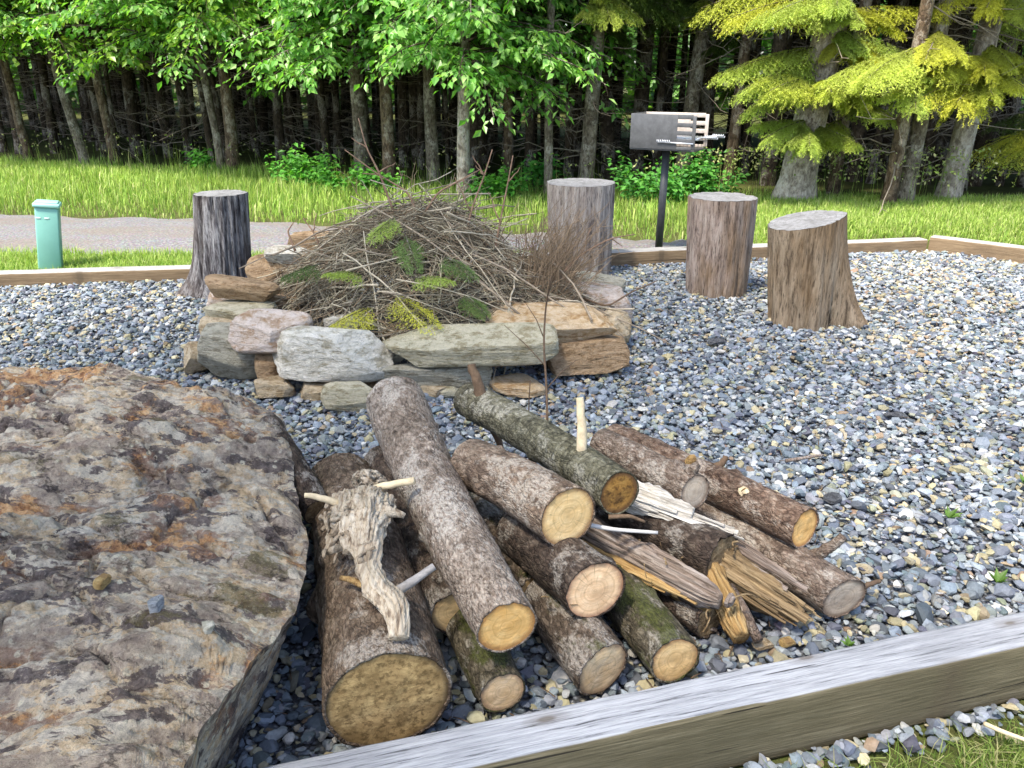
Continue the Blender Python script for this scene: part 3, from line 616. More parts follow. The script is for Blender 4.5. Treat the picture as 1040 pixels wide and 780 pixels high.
for x in (-.06, .0): b.add(*box(x, -uw*.377, uh*.80, .035, .004, .012, .001))
b.build('label_plate', flat_mat('pale plate', (.6, .7, .62), .5), up_)
V, F = sweep([[0, 0, 0], [.03, 0, .12], [.05, 0, .24]], [.035, .028, .008], 10, .5); q = P(40, 264, 0)
tag(mesh('cable_guard', V, F, m_blk, None, (q[0], q[1]+.05, -.04)), 'small black wedge shaped guard at the left foot of the green post', 'guard')

# ------------------------------------------------------------------ fire ring stones
R_white = rock_mat('white quartz rock', (.44, .41, .35), (.60, .58, .54), (.24, .20, .14), seed=1, scale=2.4, spot=(.7, .68, .64))
R_tan = rock_mat('tan rock', (.40, .31, .20), (.52, .44, .33), (.22, .15, .08), seed=2, scale=2.4)
R_pink = rock_mat('pinkish pale rock', (.46, .37, .31), (.58, .51, .48), (.30, .19, .11), seed=3, scale=2.2, spot=(.68, .62, .6))
R_grey = rock_mat('greenish grey slab rock', (.30, .29, .24), (.42, .40, .34), (.15, .13, .09), seed=4, scale=2.4, strata=(1, 1, 5))
R_slab = rock_mat('cream slab rock', (.40, .37, .27), (.52, .48, .37), (.22, .18, .10), seed=5, scale=2.2, strata=(1, 1, 4))
R_org = rock_mat('orange cream slab rock', (.46, .32, .18), (.58, .47, .34), (.30, .17, .07), seed=6, scale=2.4, strata=(1, 1, 4))
R_brn = rock_mat('brown rock', (.30, .20, .115), (.40, .29, .19), (.15, .095, .05), seed=7, scale=2.6, strata=(1, 1, 3))
R_wt = rock_mat('pale topped grey rock', (.50, .48, .43), (.66, .64, .60), (.26, .23, .16), seed=8, scale=2.0)
def brick(label, x0, y0, x1, y1, zb, h, mat, seed, p=4, ncut=9, rot=0, tilt=(0, 0), d=None, amp=.03, hi=.95, lo=.62, wf=1.0):
    """a stone of the ring: its outline's box in the photo, its underside's height and its own height"""
    h *= 1.22; wf *= 1.06; zc = zb+h/2; c = P((x0+x1)/2, (y0+y1)/2, zc); dp = depth(c); w = (x1-x0)/FPX*dp*wf; vis = (y1-y0)/FPX*dp; a = math.atan2(CAM_H-zc, c[1])
    if d is None: d = min(max((vis-h*math.cos(a))/math.sin(a), .14), .5)
    return rock('fire_ring_stone', label, 'stone', 0, 0, 0, w, d, h, rot, seed, mat, 5, p, ncut, amp, 'stones of the fire ring', tilt, at=tuple(c), hi=hi, lo=lo)
brick('large whitish rounded rock at the front of the fire ring', 274, 329, 396, 391, .04, .22, R_wt, 101, 3, 10, .12, (0, .06), .34)
brick('pinkish white topped block left of the large whitish ring rock', 238, 314, 313, 360, .17, .155, R_pink, 102, 4, 9, -.15, (.05, .03), .3)
brick('tall grey tan block at the left end of the fire ring', 198, 326, 277, 386, .0, .22, R_grey, 103, 3.5, 10, .3, (.0, .12), .34)
brick('low tan block at the far left foot of the fire ring', 185, 343, 218, 386, -.02, .14, R_tan, 104, 3, 8, .5, (0, .2), .22)
brick('thin pale slab under the long brown rock of the fire ring', 206, 303, 276, 328, .24, .06, R_slab, 105, 5, 7, -.05, (0, .05), .3)
brick('long brown tapering rock on top of the left ring stones', 201, 278, 284, 307, .31, .10, R_brn, 106, 3, 8, -.15, (0, .06), .2)
brick('white topped brown rock at the back left of the fire ring', 254, 262, 318, 292, .08, .26, R_brn, 107, 3, 8, .2, (0, -.1), .34)
brick('small white rock topping the back left ring stone', 271, 248, 312, 268, .33, .09, R_white, 108, 3, 7, .0, (0, .05), .2)
brick('flat brown slab standing at the back of the fire ring by the road', 287, 235, 352, 263, .16, .17, R_brn, 109, 6, 6, 0, (0, .02), .14, .02)
brick('small white rock behind the large whitish ring rock', 330, 318, 364, 338, .19, .09, R_white, 110, 3, 7, .3, (0, 0), .16)
brick('tan stone wedged at the foot of the large whitish ring rock', 257, 381, 298, 407, -.03, .10, R_tan, 111, 3, 8, .2, (0, 0), .18)
brick('flat tan stone lying low in front of the fire ring', 301, 387, 350, 406, -.03, .075, R_tan, 112, 4, 7, -.1, (0, .05), .2)
brick('pale cream block lying in front of the fire ring by the logs', 328, 389, 384, 419, -.03, .11, R_slab, 113, 4, 7, .25, (0, .08), .2)
brick('long grey slab at the bottom of the fire ring front', 381, 365, 497, 393, .0, .105, R_grey, 114, 6, 7, .03, (0, 0), .3)
brick('long cream slab with a dark left end, upper front of the ring', 394, 332, 562, 368, .145, .115, R_slab, 115, 7, 6, .03, (.08, -.015), .3, .02)
brick('thick orange cream slab with a flat pale top in the fire ring', 496, 306, 630, 351, .15, .13, R_org, 116, 5, 8, .08, (.02, -.02), .42, .025)
brick('brown block under the thick orange cream ring slab', 556, 340, 634, 379, -.02, .17, R_brn, 117, 4.5, 9, .1, (0, -.05), .36)
brick('pinkish white block at the right end of the fire ring', 566, 288, 642, 330, .0, .20, R_pink, 118, 4, 9, -.2, (0, .05), .36)
brick('narrow grey lichen covered slab at the back right of the ring', 583, 275, 634, 299, .12, .08, R_grey, 119, 5, 7, -.25, (0, .12), .22)
brick('small orange stone in the gap behind the cream slab', 384, 330, 414, 348, .13, .08, R_org, 120, 4, 6, .1, (0, 0), .14)
brick('small grey brown stone between the whitish rock and the slabs', 388, 344, 412, 368, .09, .10, R_grey, 121, 3, 8, .4, (0, 0), .16)
brick('flat orange tan stone on the gravel below the cream slab', 500, 374, 548, 412, -.02, .05, R_org, 122, 5, 8, .5, (0, .05), .28)
brick('brown stone showing in the gap under the whitish rock', 346, 372, 398, 392, -.02, .10, R_brn, 123, 3, 8, .1, (0, 0), .2)
brick('small cream stone on the gravel at the foot of the grey slab', 440, 388, 470, 404, -.02, .05, R_slab, 124, 3, 8, .1, (0, 0), .12)
brick('flat tan stone half hidden behind the paired logs', 428, 388, 456, 404, -.02, .05, R_tan, 125, 4, 8, -.3, (0, 0), .14)
brick('grey tan filler stone under the thin pale slab of the ring', 208, 322, 262, 346, .10, .14, R_tan, 126, 4, 9, .2, (0, .1), .3)
brick('brown filler stone behind the pinkish white topped block', 258, 296, 312, 326, .12, .18, R_brn, 127, 4, 9, -.2, (0, .05), .3)
brick('tan filler block between the whitish rock and the left block', 262, 352, 300, 388, .0, .15, R_brn, 128, 4, 9, .1, (0, 0), .24)
brick('pale block under the long brown rock at the back left', 214, 292, 262, 312, .14, .15, R_pink, 129, 4, 9, .0, (0, 0), .26)
brick('grey block under the right end of the thick orange slab', 600, 316, 640, 352, .0, .16, R_tan, 130, 4, 9, -.2, (0, 0), .28)
# inner and back courses that the brush heap mostly hides
for k, (ax, ay, w_, d_, h_) in enumerate(((-1.35, 5.6, .42, .3, .25), (-.35, 6.02, .5, .3, .22), (.1, 5.95, .45, .32, .22), (.42, 5.55, .4, .3, .2), (-.75, 6.0, .4, .3, .2))):
    rock('fire_ring_stone', 'brown rock at the back of the fire ring behind the brush heap', 'stone', 0, 0, 0, w_, d_, h_, .3*k, 140+k, (R_brn, R_grey, R_tan)[k % 3], 4, 4, 9, .03, 'stones behind the brush', at=(ax, ay, h_/2-.03))

# ------------------------------------------------------------------ the logs
def frame_z(a, b):
    z = unit(b-a); x = unit(np.cross([0, 0, 1.], z)); y = np.cross(z, x); return Matrix([[x[0], y[0], z[0]], [x[1], y[1], z[1]], [x[2], y[2], z[2]]]).to_quaternion()
AX = {}
def log(label, near, far, r1, r0, mb, mc, seed, tilt=(0, 0), bend=0., lump=.05, lumps=(), stubs=(), oval=1.0, lip=.06, ragged=.009, cutfar=True, name='cut_log', nofront=False):
    """near/far: (px,py,z) of the middle of each end; r1 at the near end, r0 at the far end; built along its own z axis"""
    A, B = P(*far), P(*near); Ln = np.linalg.norm(B-A); mc = mc(r1*(1-lip)-.002) if callable(mc) else mc; t = thing(name, label, 'log', A); t.rotation_mode = 'QUATERNION'; qn = frame_z(A, B); t.rotation_quaternion = qn
    n, k = 84, max(40, int(Ln/.012)); th = np.linspace(0, 2*PI, n, endpoint=False); z = np.linspace(0, 1, k)
    rad = r0*(1-z)+r1*z; AX[label] = (A, B, r0, r1)
    cx = bend*4*z*(1-z)
    Pn = np.stack([np.cos(th)[None]*rad[:, None], np.sin(th)[None]*rad[:, None]*oval, np.broadcast_to((z*Ln)[:, None], (k, n))], -1)
    base = Pn/np.maximum(rad[:, None, None], .01)*.1
    d = fbm(Pn*9+seed*11.3, seed, 3)*lump*1.3+fbm(Pn*30+seed, seed+3, 4)*lump*.5+fbm(Pn*110+seed, seed+8, 3)*.018
    rk = np.random.default_rng(seed+900)
    lumps = list(lumps)+[(rk.uniform(.05, .93), rk.uniform(0, 6.28), rk.uniform(.06, .2), rk.uniform(.008, .02)) for _ in range(int(Ln*16))]
    for lz, la, amt, wd in lumps:
        dd = ((z*Ln-lz*Ln)[:, None]/wd)**2+((np.angle(np.exp(1j*(th-la))))[None]*rad[:, None]/wd)**2; d = d+amt*np.exp(-dd)
    V = Pn.copy(); V[..., :2] *= (1+d)[..., None]
    zt = tilt[0]*V[..., 0]+tilt[1]*V[..., 1]; V[..., 2] += zt*(z**3)[:, None]
    V[-1, :, 2] += fbm(np.stack([np.cos(th)*5, np.sin(th)*5, th*0], -1), seed+5, 3)*ragged
    V[..., 0] += cx[:, None]
    i, j = np.meshgrid(np.arange(k-1), np.arange(n), indexing='ij'); j2 = (j+1) % n
    F = np.stack([i*n+j, i*n+j2, (i+1)*n+j2, (i+1)*n+j], -1).reshape(-1, 4)
    # rim of the bark at the cut, turned inward
    rim = V[-1].copy(); c1 = V[-1].mean(0); c1z = Ln
    inn = rim.copy(); inn[:, :2] = c1[:2]+(rim[:, :2]-c1[:2])*(1-lip); inn[:, 2] -= .001
    back = inn.copy(); back[:, 2] -= .02
    W = np.concatenate([V.reshape(-1, 3), inn, back]); a0 = (k-1)*n; a1 = k*n; jj = np.arange(n); j2 = (jj+1) % n
    F = np.concatenate([F, np.stack([a0+jj, a0+j2, a1+j2, a1+jj], -1), np.stack([a1+jj, a1+j2, a1+n+j2, a1+n+jj], -1)])
    mesh('bark', W, F, mb, t)
    def disc(ring, nm, flip, off):
        cc = ring.mean(0); rs = np.linspace(0, 1, 16); D = cc+(ring-cc)[None]*rs[:, None, None]; pl = (tilt[0]*(D[..., 0]-cc[0])+tilt[1]*(D[..., 1]-cc[1])) if not flip else 0; D[..., 2] = cc[2]+pl+off+.004*rs[:, None]**8*0+fbm(D*30+seed, seed+2, 3)*.003*(1-.5*rs[:, None])
        i, j = np.meshgrid(np.arange(15), np.arange(n), indexing='ij'); j2 = (j+1) % n
        f = np.stack([i*n+j, (i+1)*n+j, (i+1)*n+j2, i*n+j2], -1).reshape(-1, 4)
        return mesh(nm, D.reshape(-1, 3), f if not flip else f[:, ::-1], mc, t)
    if not nofront: disc(np.concatenate([inn[:, :2], inn[:, 2:]], 1), 'cut_end', False, -.002)
    if cutfar:
        r_ = V[0].copy(); disc(r_, 'cut_end', True, 0)
    for s in stubs: stub_on(t, Ln, r0, r1, *s)
    return t
def stub_on(t, Ln, r0, r1, lz, ang, length, rr, mat, nm='branch_stub', dirz=.4, tip=None):
    r = r0*(1-lz)+r1*lz; a = np.array([math.cos(ang), math.sin(ang), 0])
    p0 = a*r*.8+[0, 0, lz*Ln]; d = unit(a+np.array([0, 0, dirz])); pts = curve(p0, p0+d*(length+r*.2), (0, 0, .006), 8, .0015)
    V, F = sweep(pts, np.linspace(rr*1.25, rr*.8, 8), 12, amp=.2, nscale=60, seed=int(ang*50)); o = mesh(nm, V, F, mat, t); o.data.set_sharp_from_angle(angle=math.radians(40))
B_old = bark_mat('old spruce bark', (.04, .028, .02), (.17, .12, .085), (.33, .26, .20), .52, 0, 1, 1.0)
B_spr = bark_mat('grey spruce bark', (.075, .055, .042), (.235, .18, .145), (.46, .40, .35), .42, 0, 2, 1.0)
B_sp2 = bark_mat('brown spruce bark', (.065, .043, .032), (.22, .155, .115), (.41, .33, .26), .50, 0, 3, 1.0)
B_fir = bark_mat('olive banded bark', (.05, .048, .032), (.165, .155, .105), (.32, .31, .24), .55, 0, 4, .9, .75)
B_red = bark_mat('reddish brown bark', (.06, .036, .027), (.20, .13, .095), (.40, .31, .25), .50, 0, 5, 1.1)
B_mos = bark_mat('mossy dark bark', (.025, .022, .015), (.09, .075, .05), (.22, .19, .14), .55, .8, 6, 1.0)
B_mo2 = bark_mat('dark bark with a little moss', (.03, .024, .018), (.11, .08, .06), (.25, .20, .16), .55, .25, 7, 1.0)
B_drk = bark_mat('black brown bark', (.022, .017, .014), (.085, .06, .048), (.2, .16, .13), .56, 0, 8, 1.0)
B_tan = bark_mat('pinkish brown bark', (.075, .052, .042), (.23, .17, .135), (.44, .38, .33), .48, 0, 9, 1.1)
W_pale = lambda rim_r: cut_mat('fresh pale cut', (.95, .70, .38), (.84, .54, .23), (.28, .15, .07), 1, 70, rimr=rim_r)
W_org = lambda rim_r: cut_mat('orange cut', (.93, .62, .27), (.85, .47, .15), (.36, .17, .06), 2, 80, rimr=rim_r)
W_ring = lambda rim_r: cut_mat('ringed cut', (.92, .68, .44), (.75, .47, .26), (.30, .15, .09), 3, 60, rimr=rim_r)
W_whit = lambda rim_r: cut_mat('whitish cut', (.92, .70, .45), (.78, .53, .28), (.32, .2, .12), 4, 75, rimr=rim_r)
W_moss = lambda rim_r: cut_mat('mossy old cut', (.60, .42, .19), (.44, .28, .12), (.05, .035, .025), 5, 30, dark=(.20, .125, .05), rimr=rim_r)
W_rot = lambda rim_r: cut_mat('rotten brown cut', (.42, .24, .07), (.30, .14, .03), (.12, .06, .03), 6, 60, dark=(.10, .05, .02), rimr=rim_r)
W_tan = lambda rim_r: cut_mat('tan cut', (.72, .52, .28), (.6, .4, .19), (.25, .15, .08), 7, 75, rimr=rim_r)
W_gry = lambda rim_r: cut_mat('grey tan cut', (.62, .52, .41), (.5, .39, .29), (.2, .14, .1), 8, 55, rimr=rim_r)
W_spl = wood_mat('bleached splintered wood', (.52, .48, .43), (.74, .70, .64), (.16, .13, .10), 2, 1)
W_bro = wood_mat('brown splintered wood', (.23, .155, .08), (.42, .31, .18), (.045, .028, .016), 2, 2, 1., 1.)
W_ylw = wood_mat('yellow split wood', (.36, .22, .085), (.54, .38, .18), (.10, .05, .02), 2, 3, 1., 1.)
W_gsp = wood_mat('grey brown split bark', (.24, .18, .145), (.42, .36, .32), (.05, .036, .028), 2, 4, 1., 1.)
W_peg = flat_mat('pale bare branch wood', (.62, .50, .33), .8, .2, 0, .25, 40)
W_twg = flat_mat('brown twig', (.13, .085, .055), .85, .2, 0, .35, 60)
W_gtw = flat_mat('grey barked twig', (.27, .25, .24), .8, .2, 0, .3, 60)
UPA = lambda deg: math.radians(deg)     # about the log's own axis: 0 = to its left side, 90 = up on the log's top
log('thickest old log with a dark mossy cut end, beside the boulder', (394, 712, .15), (346, 490, .125), .150, .120, B_old, W_moss, 1, (0, .08), .012, .06, ((.62, 3.3, .28, .045), (.5, 2.4, .12, .05)), (), .95, .055, .006)
log('long grey barked log on top of the heap, orange cut end', (515, 637, .262), (402, 410, .33), .076, .112, B_spr, W_org, 2, (0, .05), -.016, .055, ((.12, 1.4, .2, .06), (.33, 1.2, .15, .05)), (), 1, .06, .007)
log('mossy green log low between the thickest log and the orange ended log', (511, 704, .066), (452, 592, .075), .062, .064, B_mos, W_whit, 3, (.05, 0), 0, .06, (), (), 1, .07, .005)
log('dark log with a slanted torn pale cut, low by the timber', (612, 681, .083), (556, 606, .085), .079, .083, B_mo2, W_whit, 4, (-.16, .05), 0, .07, (), (), 1, .06, .008)
log('mossy topped log nearest the timber, bright cream cut end', (686, 672, .078), (622, 590, .08), .072, .074, B_mos, W_pale, 5, (.05, 0), 0, .06, ((.8, 2.6, .2, .03),), (), 1, .08, .006)
log('dark log with a large ringed pinkish cut end, centre of the heap', (605, 600, .238), (528, 538, .20), .086, .082, B_drk, W_ring, 6, (.12, .05), 0, .04, (), (), 1, .055, .004)
log('brown barked log with a broad pale yellow cut end', (577, 525, .375), (478, 470, .34), .088, .078, B_sp2, W_pale, 7, (.12, .05), .010, .05, ((.5, 1.9, .12, .05),), (), 1, .05, .005)
log('olive banded log with a rotten brown cut end, top of the heap', (629, 501, .385), (477, 406, .30), .066, .070, B_fir, W_rot, 8, (0, .02), .018, .045, ((.72, 1.6, .12, .03),), ((.13, 1.75, .11, .019, W_twg, 'branch_stub', -.2), (.16, -1.3, .10, .014, W_twg, 'branch_stub', .1), (.80, 1.5, .155, .0135, W_peg, 'branch_stub', -.15)), 1, .07, .004)
log('reddish brown log lying at the right on the heap, orange cut end', (818, 537, .205), (622, 447, .17), .066, .066, B_red, W_org, 9, (.0, 0), .012, .055, ((.25, 1.5, .15, .03), (.72, 1.8, .12, .03)), ((.46, 1.7, .02, .016, W_ylw), (.75, 2.1, .001, .015, W_peg), (.55, 1.0, .05, .012, W_twg), (.12, 2.4, .004, .013, W_ylw)), 1, .07, .004)
log('pinkish brown log resting on the gravel at the right end of the heap', (858, 608, .075), (690, 505, .08), .070, .072, B_tan, W_gry, 10, (.28, .1), 0, .05, (), ((.78, .9, .10, .016, B_tan, 'branch_stub', .5), (.96, -.1, .12, .008, W_twg, 'branch_stub', .1)), 1, .04, .006)
log('short pinkish grey log ending in bleached splinters', (706, 500, .285), (612, 450, .25), .058, .056, B_tan, W_gry, 11, (0, 0), 0, .05, ((.8, 1.5, .3, .03),), ((.93, 1.5, .035, .017, B_tan, 'branch_stub', .5),), 1, .07, .004)
log('dark narrow log wedged upright between the boulder and the thickest log', (324, 520, .20), (272, 432, .33), .05, .045, B_drk, W_bro, 12, (0, 0), 0, .08, (), ((.9, .2, .06, .007, W_twg),), 1, .08, .01)
log('dark log in the shadow under the long grey log on top of the heap', (462, 622, .13), (388, 470, .15), .07, .075, B_drk, W_tan, 14, (0, 0), .01, .07, (), (), 1, .08, .01)
log('dark mossy log added to fill the dark gap between the yellow ended and the ringed log', (545, 600, .10), (470, 500, .12), .062, .066, B_mo2, W_tan, 15, (0, 0), .01, .07, (), (), 1, .08, .01)  # filler log added so the gap between the logs reads dark
log('black log added to darken the shaded gap under the split half log', (722, 630, .062), (628, 562, .07), .058, .062, B_drk, W_bro, 16, (0, 0), .0, .08, (), (), 1, .08, .012)  # added black log stands in for the deep shade low in the heap
log('black barked log under the heap ending in a brown splintered break', (735, 568, .17), (612, 512, .16), .080, .082, B_drk, W_bro, 13, (0, 0), 0, .06, (), (), 1, .08, .01)
def shards(A, B, half_w, half_h, n, lens, mat, seed, parent, name='splintered_end', taper=.35, thick=(.006, .016), start=0.0):
    """long slivers running with the grain, broken off at uneven lengths; in the frame of its parent (z = grain)"""
    r = np.random.default_rng(seed); b = MB(); Ln = np.linalg.norm(B-A)
    for k in range(n):
        x = r.uniform(-1, 1); y = r.uniform(-1, 1)
        if x*x+y*y > 1.1: x *= .7; y *= .7
        l = r.uniform(*lens); w = r.uniform(*thick); z0 = start-r.uniform(0, .06); p0 = np.array([x*half_w, y*half_h, z0])
        p1 = np.array([x*half_w*.82+r.normal(0, .005), y*half_h*.82+r.normal(0, .004), z0+l])
        m_ = 9; t = np.linspace(0, 1, m_); pts = curve(p0, p1, r.normal(0, .003, 3), m_, .0012, r); rad = w*(1-taper*t); rad[-1] = w*r.uniform(.15, .7); rad[-2] *= r.uniform(.6, 1)
        V, F = sweep(pts, rad, 6, flat=r.uniform(.25, .6), up=unit(r.normal(0, 1, 3)), amp=.25, nscale=50, seed=int(r.integers(1, 999))); b.add(V, F)
    o = b.build(name, mat, parent, smooth=False); return o
def anchored(name, label, cat, near, far, group=None):
    A, B = P(*far), P(*near); t = thing(name, label, cat, A, group); t.rotation_mode = 'QUATERNION'; t.rotation_quaternion = frame_z(A, B); return t, A, B, float(np.linalg.norm(B-A))
# bleached splinters
t, A, B, Ln = anchored('splintered_wood', 'bleached grey white broken wood with long jagged splinters beside the rotten log end', 'wood', (758, 545, .225), (640, 502, .27))
zz = np.linspace(0, 1, 40); V, F = sweep(np.stack([0*zz, 0*zz, -.06+(Ln*.55+.06)*zz], 1), np.interp(zz, [0, .6, 1], [.055, .05, .025]), 64, .6, amp=.3, nscale=30, seed=3, grain=.5, gk=5, gl=6); mesh('core', V, F, W_spl, t)
shards(A, B, .055, .026, 40, (.10, .24), W_spl, 1, t, thick=(.006, .017)); shards(A, B, .028, .008, 12, (Ln*.75, Ln*1.05), W_spl, 2, t, 'long_splinters', thick=(.008, .018))
# brown splintered log end
t, A, B, Ln = anchored('splintered_wood', 'brown split log half with deep grooves pointing down to the timber', 'wood', (838, 638, .045), (690, 545, .17))
zz = np.linspace(0, 1, 60); V, F = sweep(np.stack([0*zz, -.01*zz, -.05+(Ln*.86+.05)*zz], 1), np.interp(zz, [0, .5, .8, 1], [.066, .062, .048, .016]), 72, .62, amp=.35, nscale=20, seed=6, grain=.75, gk=5, gl=5); mesh('core', V, F, W_bro, t)
shards(A, B, .066, .038, 46, (Ln*.4, Ln*.92), W_bro, 3, t, thick=(.008, .020)); shards(A, B, .05, .03, 26, (Ln*.8, Ln*1.0), W_bro, 4, t, 'long_splinters', thick=(.008, .018))
o = shards(A, B, .04, .01, 6, (Ln*.7, Ln*.92), W_gsp, 5, t, 'bark_strip', thick=(.014, .022)); o.location = (.02, .05, 0)
# grey topped half log, yellow underneath
t, A, B, Ln = anchored('split_half_log', 'split half log with grey bark on top and raw yellow wood below', 'log', (738, 618, .15), (606, 548, .17))
zz = np.linspace(0, 1, 60); V, F = sweep(np.stack([0*zz, .012+0*zz, -.04+(Ln+.02)*zz], 1), np.interp(zz, [0, .3, .7, .94, 1], [.052, .054, .05, .038, .02]), 72, .5, amp=.3, nscale=20, seed=8, grain=.55, gk=4, gl=4); mesh('bark', V, F, W_gsp, t)
o = shards(A, B, .044, .016, 30, (Ln*.35, Ln*.95), W_ylw, 6, t, 'split_face', thick=(.006, .013)); o.location = (-.006, -.02, 0)
zz = np.linspace(0, 1, 40); V, F = sweep(np.stack([0*zz, -.013+0*zz, Ln*(.15+.75*zz)], 1), np.interp(zz, [0, .5, 1], [.04, .043, .024]), 56, .4, amp=.25, nscale=30, seed=9, grain=.6, gk=5, gl=5); mesh('raw_wood', V, F, W_ylw, t)
tq = np.linspace(0, 1, 40); V, F = sweep(np.stack([.02+.02*np.cos(tq*9)*(1-.4*tq), .012+.016*np.sin(tq*9)*(1-.4*tq), np.full(40, Ln*.98)+.012*tq], 1), .006, 6, amp=.3, nscale=80); mesh('curled_bark', V, F, W_gsp, t)
# broken brown end piece by the timber
t, A, B, Ln = anchored('broken_chunk', 'short broken yellow brown chunk of wood standing by the timber', 'wood', (757, 655, .05), (722, 585, .13))
zz = np.linspace(0, 1, 30); V, F = sweep(np.stack([0*zz, 0*zz, -.03+(Ln*.9+.03)*zz], 1), np.interp(zz, [0, .6, 1], [.045, .042, .03]), 56, .75, amp=.3, nscale=24, seed=12, grain=.5, gk=4, gl=6); mesh('wood', V, F, W_ylw, t); shards(A, B, .036, .026, 26, (Ln*.6, Ln*1.0), W_ylw, 9, t, thick=(.006, .012))
V, F = sweep([[.04, 0, Ln*.2], [.042, .004, Ln*.6], [.042, 0, Ln*.98]], [.016, .019, .016], 12, .8, amp=.2, nscale=40, seed=13); mesh('bark', V, F, B_tan, t)
# ------------------------------------------------------------------ bleached root piece
rt = thing('root_wood', 'bleached ragged root piece with a long pale tongue lying on the thickest log', 'wood', P(362, 560, .28))
org = np.array(rt.location); W_root = wood_mat('bleached root wood', (.46, .37, .27), (.64, .56, .45), (.11, .07, .045), 1, 7, .9, 1.); W_rdk = wood_mat('brown torn root wood', (.33, .25, .17), (.52, .44, .34), (.06, .04, .025), 1, 8, .8, 1.)
V, F = ico(5); q = V*np.array([.085, .07, .10]); rg = np.abs(fbm(V*np.array([5, 5, 2.4]), 3, 4)); q = q*(1+.5*fbm(V*1.6, 8, 3)-.6*(rg < .11)*(.11-rg)/.11+.5*np.abs(fbm(V*np.array([7, 3, 7]), 5, 4)))[:, None]
b = MB()
for a_, e_, r_a, sd in (((352, 502, .335), (356, 560, .33), .044, 3), ((374, 498, .345), (372, 556, .345), .050, 4), ((392, 505, .345), (380, 548, .335), .038, 5), ((362, 488, .325), (392, 498, .335), .036, 6)):
    a_, e_ = P(*a_)-org, P(*e_)-org; b.add(*sweep(curve(a_, e_, (0, 0, .02), 46, .001), r_a*np.interp(np.linspace(0, 1, 46), [0, .15, .6, 1], [.35, .9, 1., .45]), 72, .7, amp=.3, nscale=14, seed=sd, grain=.55, gk=5.5, gl=11))
b.build('root_body', W_root, rt)
r = np.random.default_rng(5); b = MB()
for k in range(85):
    px_, py_ = r.uniform(332, 380), r.uniform(506, 566); z_ = .335+.05*r.uniform(-1, .6); p = P(px_, py_, z_)-org; d = unit(np.array([r.normal(-.2, .35), r.normal(-.6, .3), r.normal(-.1, .4)]))
    l = r.uniform(.02, .055); V, F = sweep(curve(p-d*l*.6, p+d*l*.5, r.normal(0, .006, 3), 7), r.uniform(.0035, .010)*np.array([.8, 1, 1.05, 1, .95, .9, .7]), 9, amp=.45, nscale=60, seed=k); b.add(V, F)
b.build('root_nubs', W_rdk, rt)
pl = [P(370, 540, .345), P(372, 562, .335), P(374, 580, .335), P(384, 598, .338), P(398, 612, .335), P(404, 630, .325), P(405, 648, .312)]
pts = np.array(pl)-org; tt = np.linspace(0, 6, 40); pts = np.stack([np.interp(tt, np.arange(7), pts[:, k]) for k in range(3)], 1)
pts[1:-1] = (pts[:-2]+pts[1:-1]*2+pts[2:])/4
V, F = sweep(pts, np.interp(tt, np.arange(7), [.054, .040, .027, .037, .031, .026, .022]), 60, .5, up=(0, 0, 1), amp=.4, nscale=16, seed=4, grain=.5, gk=3.5, gl=7); mesh('tongue', V, F, W_root, rt)
def peg(a, b, r0, r1, mat, nm='peg'):
    a, b = P(*a)-org, P(*b)-org; V, F = sweep(curve(a, b, (0, 0, .006), 9, .001), np.linspace(r0, r1, 9), 10, amp=.2, nscale=50, seed=3); mesh(nm, V, F, mat, rt)
peg((372, 500, .35), (421, 488, .40), .012, .010, W_peg); peg((352, 515, .35), (309, 503, .40), .012, .007, W_peg); peg((385, 520, .37), (411, 524, .36), .022, .008, W_root, 'root_spur')
peg((372, 598, .31), (347, 587, .30), .009, .007, W_ylw)
def stick(name, label, cat, pts, r0, r1, mat, seg=8, group=None, amp=.15):
    c = np.array(pts[0], float); p = np.array(pts, float)
    if len(p) < 6:
        t = np.linspace(0, len(p)-1, 14); p = np.stack([np.interp(t, np.arange(len(p)), p[:, k]) for k in range(3)], 1); p[1:-1] = (p[:-2]+2*p[1:-1]+p[2:])/4
    V, F = sweep(p-c, np.linspace(r0, r1, len(p)), seg, amp=amp, nscale=50, seed=len(name)); return tag(mesh(name, V, F, mat, None, c), label, cat, group)
stick('branch', 'short grey weathered branch poking out beside the bleached root tongue', 'branch', [P(402, 601, .31), P(420, 590, .335), P(441, 575, .36)], .0125, .010, W_gtw)
stick('stick', 'thin pale grey stick lying under the pale yellow ended log', 'stick', [P(596, 533, .30), P(625, 538, .295), P(668, 541, .285)], .007, .005, flat_mat('grey stick', (.5, .48, .47), .8))
stick('sapling', 'thin bare brown sapling standing in front of the stone ring', 'sapling', [P(556, 431, 0), P(555, 390, .15), P(552, 350, .32), P(554, 312, .48), PY(560, 280, 3.5)], .006, .0035, W_twg)
o = bpy.data.objects['sapling']
for a, b_, c_ in ((P(555, 395, .13), P(570, 378, .18), P(585, 366, .22)), (P(554, 372, .22), P(536, 352, .28), P(512, 330, .38)), (P(553, 345, .34), P(545, 325, .42), P(534, 308, .47)), (PY(556, 300, 3.55), PY(566, 272, 3.55), PY(578, 252, 3.5))):
    p = np.array([a, b_, c_])-np.array(o.location); V, F = sweep(p, [.003, .0025, .0015], 6); mesh('side_twig', V, F, W_twg, o)
q = P(537, 432, 0); stick('sapling', 'tiny leafless twig standing left of the thin brown sapling', 'sapling', [q, q+[0, .0, .12], q+[.005, 0, .22]], .0035, .002, W_twg)
stick('twig', 'crooked dark twig leaning over the pinkish white ring stone', 'twig', [P(590, 302, .22), P(617, 312, .30), P(640, 297, .36), P(668, 285, .40)], .007, .003, W_twg)
stick('bark_strip', 'reddish strip of bark lying below the rotten log end', 'bark', [P(618, 525, .33), P(640, 524, .335), P(655, 530, .31)], .007, .004, W_twg)
